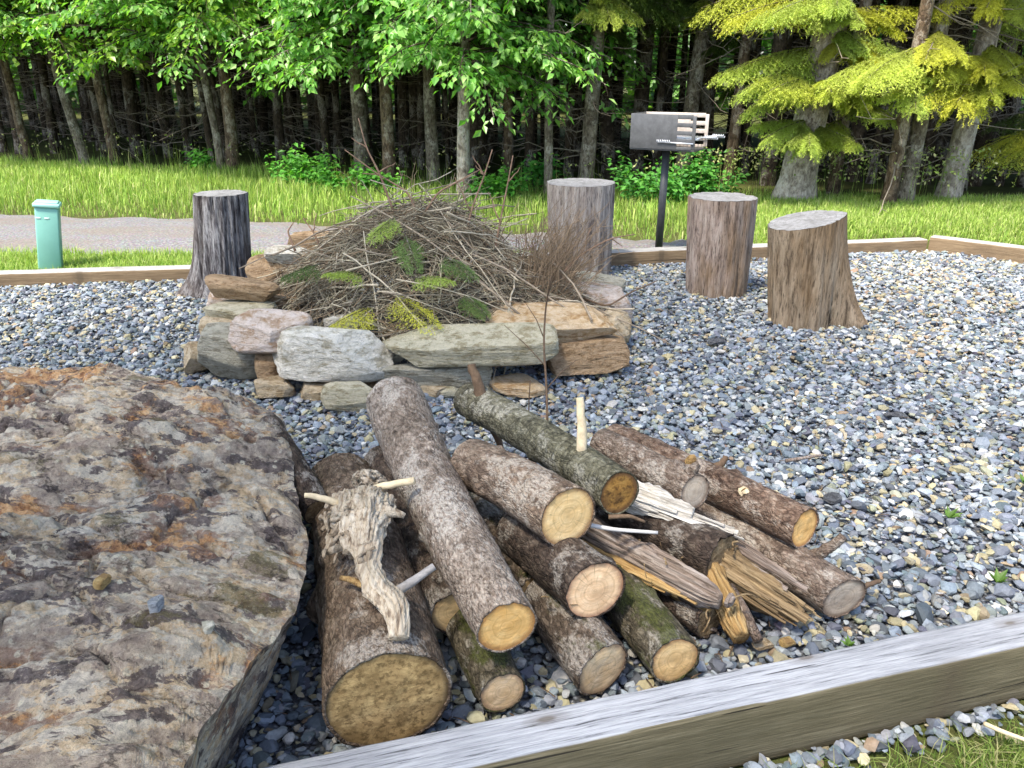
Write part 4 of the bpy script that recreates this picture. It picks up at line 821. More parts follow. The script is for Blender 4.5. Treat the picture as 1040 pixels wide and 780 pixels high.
for k, (x, y, x2, y2, lab) in enumerate(((798, 468, 836, 462, 'small wood chip on open gravel beyond the reddish brown log'), (700, 632, 728, 640, 'wood chip on the gravel by the timber under the splintered wood'))):
    stick('wood_chip', lab, 'chip', [P(x, y, .02), P((x+x2)/2, (y+y2)/2, .028), P(x2, y2, .02)], .008, .005, W_gsp)
stick('bare_twig', 'bare tan twig lying on the grass in the near right corner', 'twig', [P(1000, 735, .0), P(1018, 743, .015), P(1060, 758, .02)], .006, .005, W_peg)
for k, (x, y, w_, lab) in enumerate(((775, 655, .07, 'flat tan stone chip on the gravel between splintered wood and timber'), (800, 652, .05, 'ochre stone chip beside the brown split log tip'))):
    rock('stone_chip', lab, 'stone', x, y, .012, w_, w_*.6, .02, .3, 300+k, m_ochre if k else R_tan, 4)
# loose brown bark flakes and needles in the heap
b = MB(); r = np.random.default_rng(31)
for k in range(90):
    px_, py_ = r.choice([[650, 560], [560, 590], [700, 540], [740, 600], [620, 520]])+r.normal(0, 22, 2); p = P(px_, py_, r.uniform(.05, .22)); d = unit(r.normal(0, 1, 3)); l = r.uniform(.01, .04)
    V, F = sweep(curve(p-d*l, p+d*l, r.normal(0, .004, 3), 5), r.uniform(.0015, .005), 5, flat=.4); b.add(V, F)
tag(b.build('wood_debris', W_bro), 'loose brown splinters and bark crumbs caught between the logs', 'debris', kind='stuff')
# ------------------------------------------------------------------ the brush heap inside the ring
HC = np.array([-.50, 4.85]); HR = 1.0
W_b1 = flat_mat('grey brown brush', (.27, .215, .16), .85, .2, 0, .4, 25); W_b2 = flat_mat('pale dry brush', (.46, .39, .29), .85, .2, 0, .35, 25); W_b3 = flat_mat('dark brush', (.10, .07, .055), .85, .2, 0, .4, 25); W_b4 = flat_mat('reddish brown brush', (.24, .15, .10), .85, .2, 0, .4, 25)
def heap(x, y):
    dx, dy = (x-HC[0]), (y-HC[1]); rho = np.hypot(dx/1.12, dy/.95)
    return .66*np.clip(1-rho**2.1, 0, 1)*(1-.48*sstep(.05, .7, dx))*(1-.12*sstep(.25, .9, -dx))+.10
r = np.random.default_rng(17)
def heap_stick(k, lmin, lmax, bias):
    a = r.uniform(0, 2*PI); rho = math.sqrt(r.uniform(.0, .92)); x, y = HC[0]+1.05*rho*math.cos(a), HC[1]+.9*rho*math.sin(a); z = heap(x, y)*r.uniform(bias, 1.0)
    az = r.normal(0, .6) if r.random() < .55 else r.uniform(0, PI); e = .03
    d = np.array([math.cos(az), math.sin(az), 0]); g_ = (heap(x+d[0]*e, y+d[1]*e)-heap(x-d[0]*e, y-d[1]*e))/(2*e); d[2] = .7*g_+r.normal(0, .22); d = unit(d)
    l = r.uniform(lmin, lmax); c = np.array([x, y, max(z, .05)]); p0, p1 = c-d*l/2, c+d*l/2; p0[2] = max(p0[2], .03); p1[2] = max(p1[2], .03)
    return curve(p0, p1, r.normal(0, .05, 3)*l, 9, .006, r)
mats = [W_b1, W_b2, W_b2, W_b1, W_b2]
for k in range(120):
    p = heap_stick(k, .55, 1.35, .8); r0 = r.uniform(.003, .0068); stick('brush_stick', 'bare stick lying in the brush heap inside the stone ring', 'stick', p, r0, r0*.55, mats[k % 5], 7, 'sticks in the brush heap')
fans = [(W_b1, 1900, 0), (W_b2, 800, 1), (W_b3, 1500, 2), (W_b4, 600, 3)]
b = {0: MB(), 1: MB(), 2: MB(), 3: MB()}
for mt, n_, k in fans:
    for _ in range(n_):
        p = heap_stick(0, .12, .6, .35 if k == 2 else .78); r0 = r.uniform(.0012, .0036); b[k].add(*sweep(p, np.linspace(r0, r0*.5, 9), 4, cap=False))
        if r.random() < .5:
            i0 = int(r.integers(3, 7)); q0 = p[i0]; q1 = q0+unit(p[-1]-p[0])*.12+r.normal(0, .06, 3); b[k].add(*sweep(curve(q0, q1, r.normal(0, .01, 3), 5), np.linspace(r0*.7, r0*.3, 5), 4, cap=False))
# fan of fine reddish twigs at the right of the heap
for _ in range(46):
    a_ = r.uniform(-2.6, .4); rr_ = r.uniform(.1, .85); q0 = np.array([HC[0]+rr_*math.cos(a_)*1.1, HC[1]+.2+rr_*math.sin(a_)*.5, 0]); q0[2] = heap(q0[0], q0[1])-.05; q1 = q0+np.array([r.normal(0, .16), r.normal(0, .08), r.uniform(.1, .34)]); p = curve(q0, q1, r.normal(0, .03, 3), 8, .006, r); b[r.integers(0, 4)].add(*sweep(p, np.linspace(.0035, .0012, 8), 4, cap=False))
    b[3].add(*sweep(curve(p[4], p[4]+r.normal(0, .07, 3)+[0, 0, .05], (0, 0, .01), 4), np.linspace(.002, .0008, 4), 4, cap=False))
for _ in range(240):
    q0 = np.array([r.uniform(.02, .32), r.uniform(4.5, 5.1), r.uniform(.15, .3)]); q1 = q0+np.array([r.uniform(-.12, .42), r.uniform(-.1, .25), r.uniform(.12, .48)]); p = curve(q0, q1, r.normal(0, .03, 3), 8, .004, r); b[3].add(*sweep(p, np.linspace(.003, .001, 8), 4, cap=False))
    for __ in range(2):
        i0 = int(r.integers(3, 7)); b[3].add(*sweep(curve(p[i0], p[i0]+r.normal(0, .05, 3)+[.02, 0, .05], r.normal(0, .01, 3), 4), np.linspace(.0016, .0008, 4), 4, cap=False))
big = MB()
for k in range(4): 
    V = np.concatenate(b[k].V); o_ = big.n
    big.V.append(V); big.n += len(V); big.F += [f+o_ for f in b[k].F]
    cc = ((.235, .195, .135), (.44, .38, .27), (.085, .065, .045), (.25, .175, .11))[k]; rr_ = np.repeat(np.random.default_rng(k).uniform(.6, 1.4, len(V)//9+1), 9)[:len(V)]; big.C.append(np.array(cc)[None]*rr_[:, None])
m = M('brush twigs', .85, .2); m_brush = m.fin(m.attr('Col'))
tag(big.build('brush_twigs', m_brush), 'tangle of fine dry twigs heaped inside the stone ring', 'brush', kind='stuff')
# tall twigs that stand out of the heap
tall = [([(470, 262), (478, 215), (492, 178), (500, 152)], 'forked dead branch standing tallest above the brush heap', ((2, (483, 168)), (2, (480, 158)), (1, (462, 180)))),
        ([(500, 270), (508, 225), (516, 185), (521, 158)], 'slim upright reddish twig right of the tallest dead branch', ((2, (528, 170)), (1, (496, 195)))),
        ([(400, 215), (385, 175), (372, 150), (364, 120)], 'thin bare twig leaning left out of the heap top', ((1, (402, 165)), (2, (357, 140)))),
        ([(425, 222), (415, 195), (385, 178), (350, 152)], 'long bare twig arching left above the heap', ((2, (368, 176)),)),
        ([(432, 215), (445, 195), (470, 182), (488, 172)], 'curved branch arching right from the heap crest', ((2, (478, 195)),)),
        ([(560, 290), (590, 258), (620, 242), (645, 238)], 'pale arching twig at the right edge of the heap', ((1, (600, 232)), (2, (632, 250)))),
        ([(330, 262), (318, 235), (308, 222)], 'short bent twig at the left of the heap by the brown slab', ((1, (322, 216)),)),
        ([(300, 255), (292, 235), (298, 226)], 'thin hooked twig above the white topped ring rock', ())]
for pts, lab, subs in tall:
    yy = 4.75; Q = [PY(x, y, yy+.04*k) for k, (x, y) in enumerate(pts)]; o = stick('standing_twig', lab, 'twig', Q, .0075, .003, W_b4, 7)
    for i0, (x, y) in subs:
        p = curve(Q[i0], PY(x, y, yy+.1), (0, 0, 0), 5, .004, r)-np.array(o.location); V, F = sweep(p, np.linspace(.005, .002, 5), 6); mesh('side_twig', V, F, W_b4, o)

b = MB(); r = np.random.default_rng(64)
n = 2600; x = r.uniform(-3.2, 3.6, n); y = r.uniform(1.2, 6.4, n); k = inpoly(x, y, GP) & frustum_ok(x, y, .3); x, y = x[k], y[k]
for a_, c_ in zip(x, y):
    d = unit(np.array([r.normal(), r.normal(), r.normal(0, .15)])); l = r.uniform(.006, .03); w_ = r.uniform(.0008, .0022); V, F = sweep(np.array([[a_, c_, .016]-d*l, [a_, c_, .018], [a_, c_, .016]+d*l]), w_, 4, flat=.6); b.add(V, F)
tag(b.build('needle_litter', W_twg), 'tiny brown needles and crumbs strewn over the gravel', 'litter', kind='stuff')
# ================================================================== VEGETATION
L_broad = leaf_mat('broad leaves', .45, .38, spec=.5); L_spr = leaf_mat('spruce needles', .42, .5, (1.1, 1.15, .6)); L_grass = leaf_mat('grass blades', .4, .6, (1.05, 1.15, .7)); L_bush = leaf_mat('bush leaves', .4, .5)
def orient(d, n):
    d = unit(d); s = unit(np.cross(n, d)); return d, s, np.cross(d, s)
def leaves(p, d, n, L, W, C, mb):
    """p,d,n (k,3): stem ends, directions, upper sides; five vertices a leaf, folded along the midrib"""
    d, s, n = orient(d, n); L = L[:, None]; W = W[:, None]; k = len(p)
    V = np.stack([p, p+d*L*.42+s*W*.5+n*W*.12, p+d*L*.42-s*W*.5+n*W*.12, p+d*L-n*L*.1, p+d*L*.5-n*W*.05], 1).reshape(-1, 3)
    F = np.array([[0, 1, 4], [0, 4, 2], [1, 3, 4], [4, 3, 2]])[None]+5*np.arange(k)[:, None, None]
    mb.add(V, F.reshape(-1, 3), np.repeat(C, 5, 0))
def blades(p, h, w, az, lean, C, mb, curl=.5):
    k = len(p); side = np.stack([np.cos(az), np.sin(az), 0*az], 1); fw = np.stack([-np.sin(az), np.cos(az), 0*az], 1); h = h[:, None]; w = w[:, None]; lean = lean[:, None]; up = np.array([0, 0, 1.])
    m_ = p+up*h*.55+fw*lean*h*.3; t = p+up*h*(1-.35*lean)+fw*lean*h*(.6+curl*.5)
    V = np.stack([p-side*w*.5, p+side*w*.5, m_-side*w*.42, m_+side*w*.42, t], 1).reshape(-1, 3)
    F = np.array([[0, 1, 3], [0, 3, 2], [2, 3, 4]])[None]+5*np.arange(k)[:, None, None]
    c = np.repeat(C, 5, 0).reshape(k, 5, 3).copy(); c[:, 4] *= 1.12
    mb.add(V, F.reshape(-1, 3), c.reshape(-1, 3))
r = np.random.default_rng(3)
def tl(x):
    """the wood's edge"""
    return np.interp(x, [-12, -9, -5, -2, -.6, .4, 1.2, 2.2, 3.2, 4.2, 6, 9], [16, 14.8, 13.6, 12.2, 11.2, 10.7, 10.9, 10.6, 9.6, 9.3, 9.0, 8.6])
yroad = lambda x: np.interp(x, UP[:, 0], UP[:, 1])
GC = np.array([[.27, .40, .075], [.34, .47, .095], [.42, .50, .15], [.19, .33, .055], [.50, .50, .24]])
def gcol(n, r, pw=(.3, .28, .17, .2, .05)): return np.clip(GC[r.choice(5, n, p=pw)]*r.uniform(.75, 1.2, (n, 1)), 0, 1)
# tall verge between the road and the wood
gb_ = MB(); n = 95000; x = r.uniform(-11.5, 4.6, n); y = r.uniform(7.5, 17, n); e = fbm(np.stack([x*1.1, y*1.1, x*0], 1), 2, 3)
k = (y > yroad(x)+.06*r.normal(0, 1, n)) & (y < tl(x)+.35) & frustum_ok(x, y, 1.0) & ~((x > 2.3) & (y < 9.0)); x, y, e = x[k], y[k], e[k]
near = sstep(0, 1.0, y-yroad(x)); lawn = sstep(1.0, 2.4, x)
hgt = (.09+.09*near+.11*np.clip(e, -.5, 1)-.03*sstep(-1.2, .3, y-tl(x)))*(1-.3*lawn)*r.uniform(.6, 1.3, len(x)); hgt = np.clip(hgt, .05, .7)
blades(np.stack([x, y, -.06+bank(x, y)], 1), hgt, r.uniform(.006, .014, len(x)), r.uniform(0, 6.28, len(x)), np.abs(r.normal(.35, .25, len(x))), gcol(len(x), r)*(1+.30*fbm(np.stack([x*.8, y*1.6, 0*x], 1), 91, 4))[:, None], gb_)
# clipped lawn right of the road
n = 90000; x = r.uniform(1.5, 7.5, n); y = r.uniform(6.6, 9.6, n); k = (y > np.interp(x, [1.5, 3.75, 4.5, 6.6], [7.0, 7.4, 6.75, 5.0])) & (y < 9.4) & frustum_ok(x, y, 1.0) & (x > 1.95); x, y = x[k], y[k]
blades(np.stack([x, y, -.06+bank(x, y)], 1), r.uniform(.04, .12, len(x)), r.uniform(.004, .009, len(x)), r.uniform(0, 6.28, len(x)), np.abs(r.normal(.5, .3, len(x))), gcol(len(x), r, (.25, .33, .25, .1, .07)), gb_)
# strip between the road and the edging timber
n = 60000; x = r.uniform(-7, 2.6, n); ylo = np.interp(x, [bl0[0], bl1[0], br1[0]], [bl0[1], bl1[1], br1[1]])+.08; yhi = np.interp(x, UP[:, 0], LO[:, 1])+.03; y = ylo+(yhi-ylo)*r.uniform(0, 1.05, n); k = frustum_ok(x, y, .9) & (yhi > ylo); x, y = x[k], y[k]
blades(np.stack([x, y, -.06+bank(x, y)], 1), r.uniform(.05, .13, len(x))*(1+.4*fbm(np.stack([x*3, y*3, 0*x], 1), 8, 2)), r.uniform(.004, .008, len(x)), r.uniform(0, 6.28, len(x)), np.abs(r.normal(.5, .3, len(x))), gcol(len(x), r), gb_)
tag(gb_.build('verge_grass', L_grass, smooth=False), 'bright green rough grass along the far side of the road and the wood', 'grass', kind='stuff')
# grass outside the front timber
g2 = MB(); n = 42000; s_ = r.uniform(.1, 2.6, n); o_ = bw+.05+np.abs(r.uniform(0, .75, n)); q = fb0[:2]+s_[:, None]*bdir+o_[:, None]*bnrm
dn = fbm(np.stack([q[:, 0]*5, q[:, 1]*5, 0*s_], 1), 12, 3); k = (r.uniform(0, 1, n) < sstep(.0, .15, o_-bw-.05)*(.8+.9*dn)+.03); q = q[k]; nn = len(q)
blades(np.stack([q[:, 0], q[:, 1], np.full(nn, -.055)], 1), r.uniform(.025, .085, nn), r.uniform(.0018, .0038, nn), r.uniform(0, 6.28, nn), np.abs(r.normal(.8, .4, nn)), np.clip(np.array([[.22, .30, .06], [.32, .36, .12], [.14, .23, .04], [.45, .42, .20]])[r.choice(4, nn, p=(.4, .27, .2, .13))]*r.uniform(.7, 1.2, (nn, 1)), 0, 1), g2, .8)
tag(g2.build('front_grass', L_grass, smooth=False), 'thin short grass with bare soil in front of the front timber', 'grass', kind='stuff')
# seed heads and weeds along the foot of the wood
g3 = MB(); n = 520; x = r.uniform(-9, 5, n); y = tl(x)+r.normal(-.1, .3, n)
blades(np.stack([x, y, -.05+bank(x, y)], 1), r.uniform(.25, .55, n), r.uniform(.003, .006, n), r.uniform(0, 6.28, n), np.abs(r.normal(.2, .1, n)), gcol(n, r), g3)
x = np.concatenate([r.uniform(2.0, 5.2, 1100), r.uniform(-9, 2, 400)]); n = len(x); y = tl(x)+r.normal(-.15, .25, n); z = bank(x, y)+r.uniform(.2, .55, n)
leaves(np.stack([x, y, z], 1), np.stack([r.normal(0, .5, n), r.normal(-.3, .5, n), r.normal(0, .5, n)], 1), r.normal(0, 1, (n, 3)), r.uniform(.03, .06, n), r.uniform(.018, .03, n), np.clip(np.array([[.42, .48, .18], [.25, .36, .08], [.5, .5, .25]])[r.choice(3, n)]*r.uniform(.7, 1.1, (n, 1)), 0, 1), g3)
tag(g3.build('weeds', L_grass, smooth=False), 'tall seeding weeds at the foot of the wood', 'weeds', kind='stuff')
# small green weeds in the gravel
for px, py, s_, lab in ((963, 521, .045, 'small green weed in open gravel at the right'), (1040, 487, .05, 'green tuft in the gravel at the right border of the photo'), (1012, 588, .05, 'green weed in the gravel near the right end of the front timber'), (862, 652, .03, 'tiny green sprout between the split log tip and the timber'), (846, 208, .0, '')):
    if not s_: continue
    b = MB(); n = 9; az = r.uniform(0, 6.28, n); leaves(np.zeros((n, 3)), np.stack([np.cos(az)*.6, np.sin(az)*.6, r.uniform(.3, 1, n)], 1), np.tile([0, 0, 1.], (n, 1)), s_*r.uniform(.7, 1.2, n), s_*.5*r.uniform(.7, 1, n), np.tile([.12, .22, .045], (n, 1))*r.uniform(.8, 1.2, (n, 1)), b)
    o = b.build('weed', L_bush, None, smooth=False); q = P(px, py+6, .0); o.location = (q[0], q[1], .005); tag(o, lab, 'weed')

# ------------------------------------------------------------------ trees
T_gry = bark_mat('grey tree bark', (.06, .047, .036), (.19, .155, .12), (.40, .36, .30), .45, 0, 21, .35, bstr=.9); T_brn = bark_mat('brown tree bark', (.045, .03, .02), (.145, .10, .065), (.30, .23, .165), .5, .0, 22, .35, bstr=.9)
T_drk = bark_mat('dim wood bark', (.02, .015, .011), (.06, .043, .03), (.13, .10, .075), .5, 0, 23, .4); T_big = bark_mat('pale spruce bark', (.13, .10, .08), (.44, .38, .32), (.62, .56, .50), .42, 0, 24, .3, bstr=1.); T_dead = flat_mat('dead branch', (.22, .185, .15), .9, .1, 0, .3, 20)
def trunk_mesh(h, r0, lean, seed, flare=1.35, n=14, wig=.03):
    rr_ = np.random.default_rng(seed); t = np.linspace(0, 1, n)**1.3; pts = np.stack([lean[0]*t*h, lean[1]*t*h, t*h-.08], 1); pts[1:, :2] += np.cumsum(rr_.normal(0, wig*.35, (n-1, 2)), 0)
    rad = r0*(1-.6*t); rad = rad*(1+(flare-1)*np.exp(-t*h/.22)); return pts, rad
def broad_crown(pts, rad, nb, hmin, hmax, lmin, lmax, azc, azs, r, col, droop=.5, size=.1, zmin=1.15, mb=None, br=None, own=None):
    """limbs from the trunk with two-ranked twigs and leaves"""
    hz = pts[:, 2]
    for k in range(nb):
        h = hmin+(hmax-hmin)*(k+r.uniform(0, 1))/nb; s = np.array([np.interp(h, hz, pts[:, q]) for q in range(3)]); az = r.normal(azc, azs); L = r.uniform(lmin, lmax)*(1-.25*(h-hmin)/(hmax-hmin+.01))
        t = np.linspace(0, 1, 10); d = np.array([math.cos(az), math.sin(az)]); rise = r.uniform(.15, .5); side = r.normal(0, .15)
        z = s[2]+L*(rise*t-droop*r.uniform(.8, 1.3)*t*t); bp = np.stack([s[0]+d[0]*L*t-d[1]*side*t*t, s[1]+d[1]*L*t+d[0]*side*t*t, np.maximum(z, zmin+.05*r.normal(0, 1, 10))], 1)
        lb = MB() if own is not None else br
        lb.add(*sweep(bp, np.linspace(.016, .004, 10), 5, cap=False))
        nt = int(L*12); P_, D_, N_ = [], [], []
        for q in range(nt):
            tt_ = r.uniform(.18, 1)**.8; b0 = np.array([np.interp(tt_, t, bp[:, c]) for c in range(3)]); i0 = min(8, int(tt_*9)); ax = unit(bp[i0+1]-bp[i0]); sd = unit(np.cross(ax, [0, 0, 1.]))*(1 if q % 2 else -1)
            tw = unit(ax*.7+sd*r.uniform(.4, 1)+np.array([0, 0, r.normal(-.12, .22)])); tlen = r.uniform(.22, .5)*(1.15-.5*tt_); e = b0+tw*tlen-[0, 0, .12*tlen]
            if r.random() < .4: lb.add(*sweep(np.array([b0, (b0+e)/2+[0, 0, .02], e]), [.004, .003, .0015], 3, cap=False))
            m_ = max(3, int(tlen/.05)); f = np.linspace(.15, 1.05, m_)[:, None]; c0 = b0*(1-f)+e*f; sg = np.where(np.arange(m_) % 2, 1., -1.)[:, None]; sd2 = unit(np.cross(tw, [0, 0, 1.]))
            dd = tw*.75+sd2*sg*.75+np.stack([r.normal(0, .25, m_), r.normal(0, .25, m_), r.normal(-.45, .3, m_)], 1)
            P_.append(c0+r.normal(0, .012, (m_, 3))); D_.append(dd); N_.append(np.array([0, 0, 1.])+r.normal(0, .45, (m_, 3)))
        if own is not None: lb.build('limb', T_drk, own)
        P_, D_, N_ = map(np.concatenate, (P_, D_, N_)); n_ = len(P_); L_ = size*r.uniform(.5, 1.4, n_)
        cc = np.array(col)[r.integers(0, len(col), n_)]*r.uniform(.75, 1.2, (n_, 1))*r.uniform(.85, 1.12); leaves(P_, D_, N_, L_, L_*r.uniform(.5, .68, n_), np.clip(cc, 0, 1), mb)
BC = [(.14, .35, .06), (.19, .43, .08), (.25, .49, .11), (.10, .27, .045), (.33, .53, .17)]
BC2 = [(.18, .37, .045), (.25, .44, .06), (.34, .50, .09), (.12, .28, .03)]
def broad_tree(label, px, py, r0, lean, seed, crown, mat=T_gry, h=8.0, twin=None, col=BC):
    b_ = P(px, py, -.05); y = float(tl(b_[0])) if py is None else b_[1]; r = np.random.default_rng(seed); t = thing('broadleaf_tree', label, 'tree', (b_[0], b_[1], -.05+bank(b_[0], b_[1])))
    pts, rad = trunk_mesh(h, r0*.85, lean, seed); mesh('trunk', *sweep(pts, rad, 16, amp=.10, nscale=9, seed=seed, cap=False), mat, t)
    mb, br = MB(), MB()
    for c in crown: broad_crown(pts, rad, int(c[0]*1.5), *c[1:7], r, col, *c[7:8], mb=mb, br=br, own=t, zmin=c[8] if len(c) > 8 else 1.2)
    # the upper crown, above the picture
    broad_crown(pts, rad, 22, 4.2, h, 1.2, 2.3, -PI/2, 2.0, r, col, .2, .17, mb=mb, br=br, zmin=3.6)
    mb.build('crown', L_broad, t, smooth=False); br.build('upper_limbs', T_drk, t)
    return t
# crown rows: (limbs, lowest, highest, shortest, longest, azimuth, spread, droop, lowest leaf)
F_ = -PI/2
def cr(n, a, b, l0, l1, az, sp, dr, zm): return (n, a, b, l0, l1, az, sp, dr, zm)
broad_tree('leafy tree with a thin leaning trunk at the left border of the wood', 30, 163, .09, (-.05, 0), 201, [cr(30, 1.7, 3.9, 1.5, 2.6, F_, .9, .30, 1.55)], T_brn)
broad_tree('leafy tree with a pale crooked trunk leaning left in the left part of the wood', 88, 168, .10, (-.13, .0), 202, [cr(34, 1.6, 3.8, 1.4, 2.6, F_, 1.0, .36, 1.32)], T_gry, col=BC2)
broad_tree('leafy tree with a dark double bend trunk right of the pale crooked one', 118, 168, .09, (-.06, .0), 203, [cr(26, 2.0, 3.9, 1.2, 2.2, F_, 1.1, .30, 1.55)], T_brn)
broad_tree('leafy tree with a slim pale trunk leaning left beside a straight brown one', 226, 177, .075, (-.08, .0), 204, [cr(34, 1.75, 3.6, 1.4, 2.6, F_, 1.0, .36, 1.32)], T_gry)
broad_tree('leafy tree with a straight brown trunk above the charcoal stump', 238, 177, .115, (.0, .0), 205, [cr(30, 1.75, 3.6, 1.5, 2.7, F_, .9, .36, 1.28)], T_brn, col=BC2)
broad_tree('leafy tree with a stout grey trunk behind the left of the brush heap', 368, 184, .135, (.0, .0), 206, [cr(36, 1.6, 3.4, 1.3, 2.5, F_, .8, .38, 1.18)], T_gry)
broad_tree('leafy tree with a dark red brown trunk behind the brush heap', 396, 190, .105, (.01, .0), 207, [cr(20, 1.9, 3.4, 1.2, 2.0, F_, 1.0, .34, 1.3)], T_brn)
broad_tree('leafy tree with a mottled trunk, left of the palest grey trunk', 441, 188, .11, (.0, .0), 208, [cr(30, 1.7, 3.3, 1.3, 2.3, F_, .8, .38, 1.2)], T_gry)
broad_tree('leafy tree with the palest grey trunk rising behind the brush heap', 471, 200, .10, (.035, .0), 209, [cr(34, 1.6, 3.1, 1.0, 2.0, F_+.5, .7, .40, 1.05)], T_big)
broad_tree('leafy tree with a thin dim trunk whose boughs reach right towards the spruces', 517, 184, .085, (.0, .0), 210, [cr(34, 1.55, 3.1, 1.2, 2.1, F_+.55, .55, .44, 1.05)], T_brn)
# ------------------------------------------------------------------ spruces with hanging boughs
def bough_proto(seed):
    """unit bough along x, laterals to both sides, needles as thin blades"""
    r = np.random.default_rng(seed); P_, D_, N_, C_, Lx = [], [], [], [], []
    nl = 30
    def needles(a, b, dens, bright):
        l = np.linalg.norm(b-a); n = max(4, int(l*dens)); f = r.uniform(0, 1, n)[:, None]; ax = unit(b-a); q = a*(1-f)+b*f; rd = unit(np.cross(ax, r.normal(0, 1, (n, 3)))); rd[:, 2] *= .6
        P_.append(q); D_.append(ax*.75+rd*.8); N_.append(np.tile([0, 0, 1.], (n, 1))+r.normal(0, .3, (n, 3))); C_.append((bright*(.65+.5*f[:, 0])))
    for k in range(nl):
        t = .10+.9*(k+r.uniform(0, 1))/nl
        for s in (-1, 1):
            l = (.42*(1-t)**.65+.10)*r.uniform(.7, 1.15); a = np.array([t, 0, 0]); d = unit(np.array([.62, s*1.0, r.normal(-.22, .12)])); b = a+d*l+[0, 0, -.16*l]
            needles(a, b, 240, .85)
            for q in range(int(l/.055)):
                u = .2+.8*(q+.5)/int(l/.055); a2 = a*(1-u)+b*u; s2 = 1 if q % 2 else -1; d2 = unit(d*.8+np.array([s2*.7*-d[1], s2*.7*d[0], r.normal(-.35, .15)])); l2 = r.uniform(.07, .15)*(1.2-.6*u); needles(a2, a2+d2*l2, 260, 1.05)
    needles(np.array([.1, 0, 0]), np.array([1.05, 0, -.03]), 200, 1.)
    return tuple(map(np.concatenate, (P_, D_, N_, C_)))
BP = [bough_proto(70+k) for k in range(3)]
def add_bough(mb, br, S, T, r, col, arch=.10, wscale=1., nl=.025, sag=0., keep=1., nw=.0054, sr=1.):
    S, T = np.asarray(S, float), np.asarray(T, float); L = np.linalg.norm(T-S); x = unit(T-S); y = unit(np.cross([0, 0, 1.], x)); z = np.cross(x, y); p, d, n, c = BP[r.integers(0, 3)]
    if keep < 1: kk = r.uniform(0, 1, len(p)) < keep; p, d, n, c = p[kk], d[kk], n[kk], c[kk]
    t = np.clip(p[:, :1], 0, 1.1); q = S+x*p[:, :1]*L+y*p[:, 1:2]*L*wscale+z*p[:, 2:3]*L+np.array([0, 0, 1])*(arch*4*t*(1-t)-sag*np.abs(p[:, 1:2]))*L
    tr = lambda v: v[:, :1]*x+v[:, 1:2]*y+v[:, 2:3]*z
    k = len(q); dd, ss, nn = orient(tr(d), tr(n)); l = nl*r.uniform(.7, 1.3, (k, 1)); w = nw*r.uniform(.8, 1.3, (k, 1))
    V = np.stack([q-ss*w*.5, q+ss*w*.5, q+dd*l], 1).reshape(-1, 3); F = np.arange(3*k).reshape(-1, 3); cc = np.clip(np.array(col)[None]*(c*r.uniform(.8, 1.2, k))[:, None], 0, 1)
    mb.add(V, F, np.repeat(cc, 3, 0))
    t = np.linspace(0, 1, 8); pts = S+x*L*t[:, None]+np.array([0, 0, 1])*((arch*4*t*(1-t)-.02*np.sin(PI*t))*L)[:, None]; br.add(*sweep(pts, np.linspace(.014, .004, 8)*sr, 5, cap=False))
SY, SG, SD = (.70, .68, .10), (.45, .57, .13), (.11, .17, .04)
def spruce(label, px, py, r0, lean, seed, boughs, nrand, col, mat=T_big, h=8.5, hr=(2.6, 8.0), dead=14, deadh=(.4, 3.5), flare=1.3, tp=None):
    b_ = P(px, py, -.05) if tp is None else np.array(tp); r = np.random.default_rng(seed); bz = -.05+bank(b_[0], b_[1]); t = thing('spruce_tree', label, 'tree', (b_[0], b_[1], bz)); o = np.array([b_[0], b_[1], bz])
    pts, rad = trunk_mesh(h, r0, lean, seed, flare, wig=.02); mesh('trunk', *sweep(pts, rad, 18, amp=.12, nscale=8, seed=seed, cap=False), mat, t); mb, br, dd = MB(), MB(), MB()
    at = lambda z: np.array([np.interp(z, pts[:, 2], pts[:, q]) for q in range(3)])
    for bx_, by_, dy, rise, c, ws in boughs:
        f_ = r.uniform(0, .45)
        c = tuple(np.array(c)*(1-f_)+np.array(SY if c == SG else SG)*f_) if c in (SG, SY) else c; T = PY(bx_, by_, b_[1]+dy)-o; S = at(max(.3, T[2]+rise)); lb = MB(); add_bough(mb, lb, S, T, r, c, .05, ws*.72, sag=.08, sr=.7, keep=.8); lb.build('limb', T_drk, t)
        for _ in range(2): q_ = r.uniform(.55, .95); c2 = tuple(np.array(c)*r.uniform(.72, 1.12)); add_bough(mb, MB(), S+(T-S)*r.uniform(.1, .3), S+(T-S)*q_+r.normal(0, 1, 3)*np.array([.24, .12, .07]), r, c2, .05, ws*.8, sag=.10, keep=.55)
    for k in range(nrand):
        z = hr[0]+(hr[1]-hr[0])*(k+r.uniform(0, 1))/nrand; az = r.uniform(0, 2*PI); S = at(z); L = r.uniform(1.2, 2.0)*(1.1-.6*(z-hr[0])/(hr[1]-hr[0])); add_bough(mb, br, S, S+np.array([math.cos(az)*L, math.sin(az)*L, -.25*L]), r, col, .1, .9, .04, sag=.2)
    for k in range(dead):
        z = r.uniform(*deadh); az = r.uniform(0, 2*PI); S = at(z); L = r.uniform(.4, 1.3); e = S+np.array([math.cos(az)*L, math.sin(az)*L, r.normal(-.12, .15)*L]); p = curve(S, e, r.normal(0, .05, 3), 7, .012, r); dd.add(*sweep(p, np.linspace(.009, .003, 7), 5, cap=False))
        for _ in range(2): i0 = int(r.integers(2, 6)); dd.add(*sweep(curve(p[i0], p[i0]+r.normal(0, .16, 3), (0, 0, 0), 4), [.004, .003, .002, .001], 4, cap=False))
    if mb.n: mb.build('crown', L_spr, t, smooth=False); br.build('upper_limbs', T_drk, t)
    if dead: dd.build('dead_branches', T_dead, t)
    return t
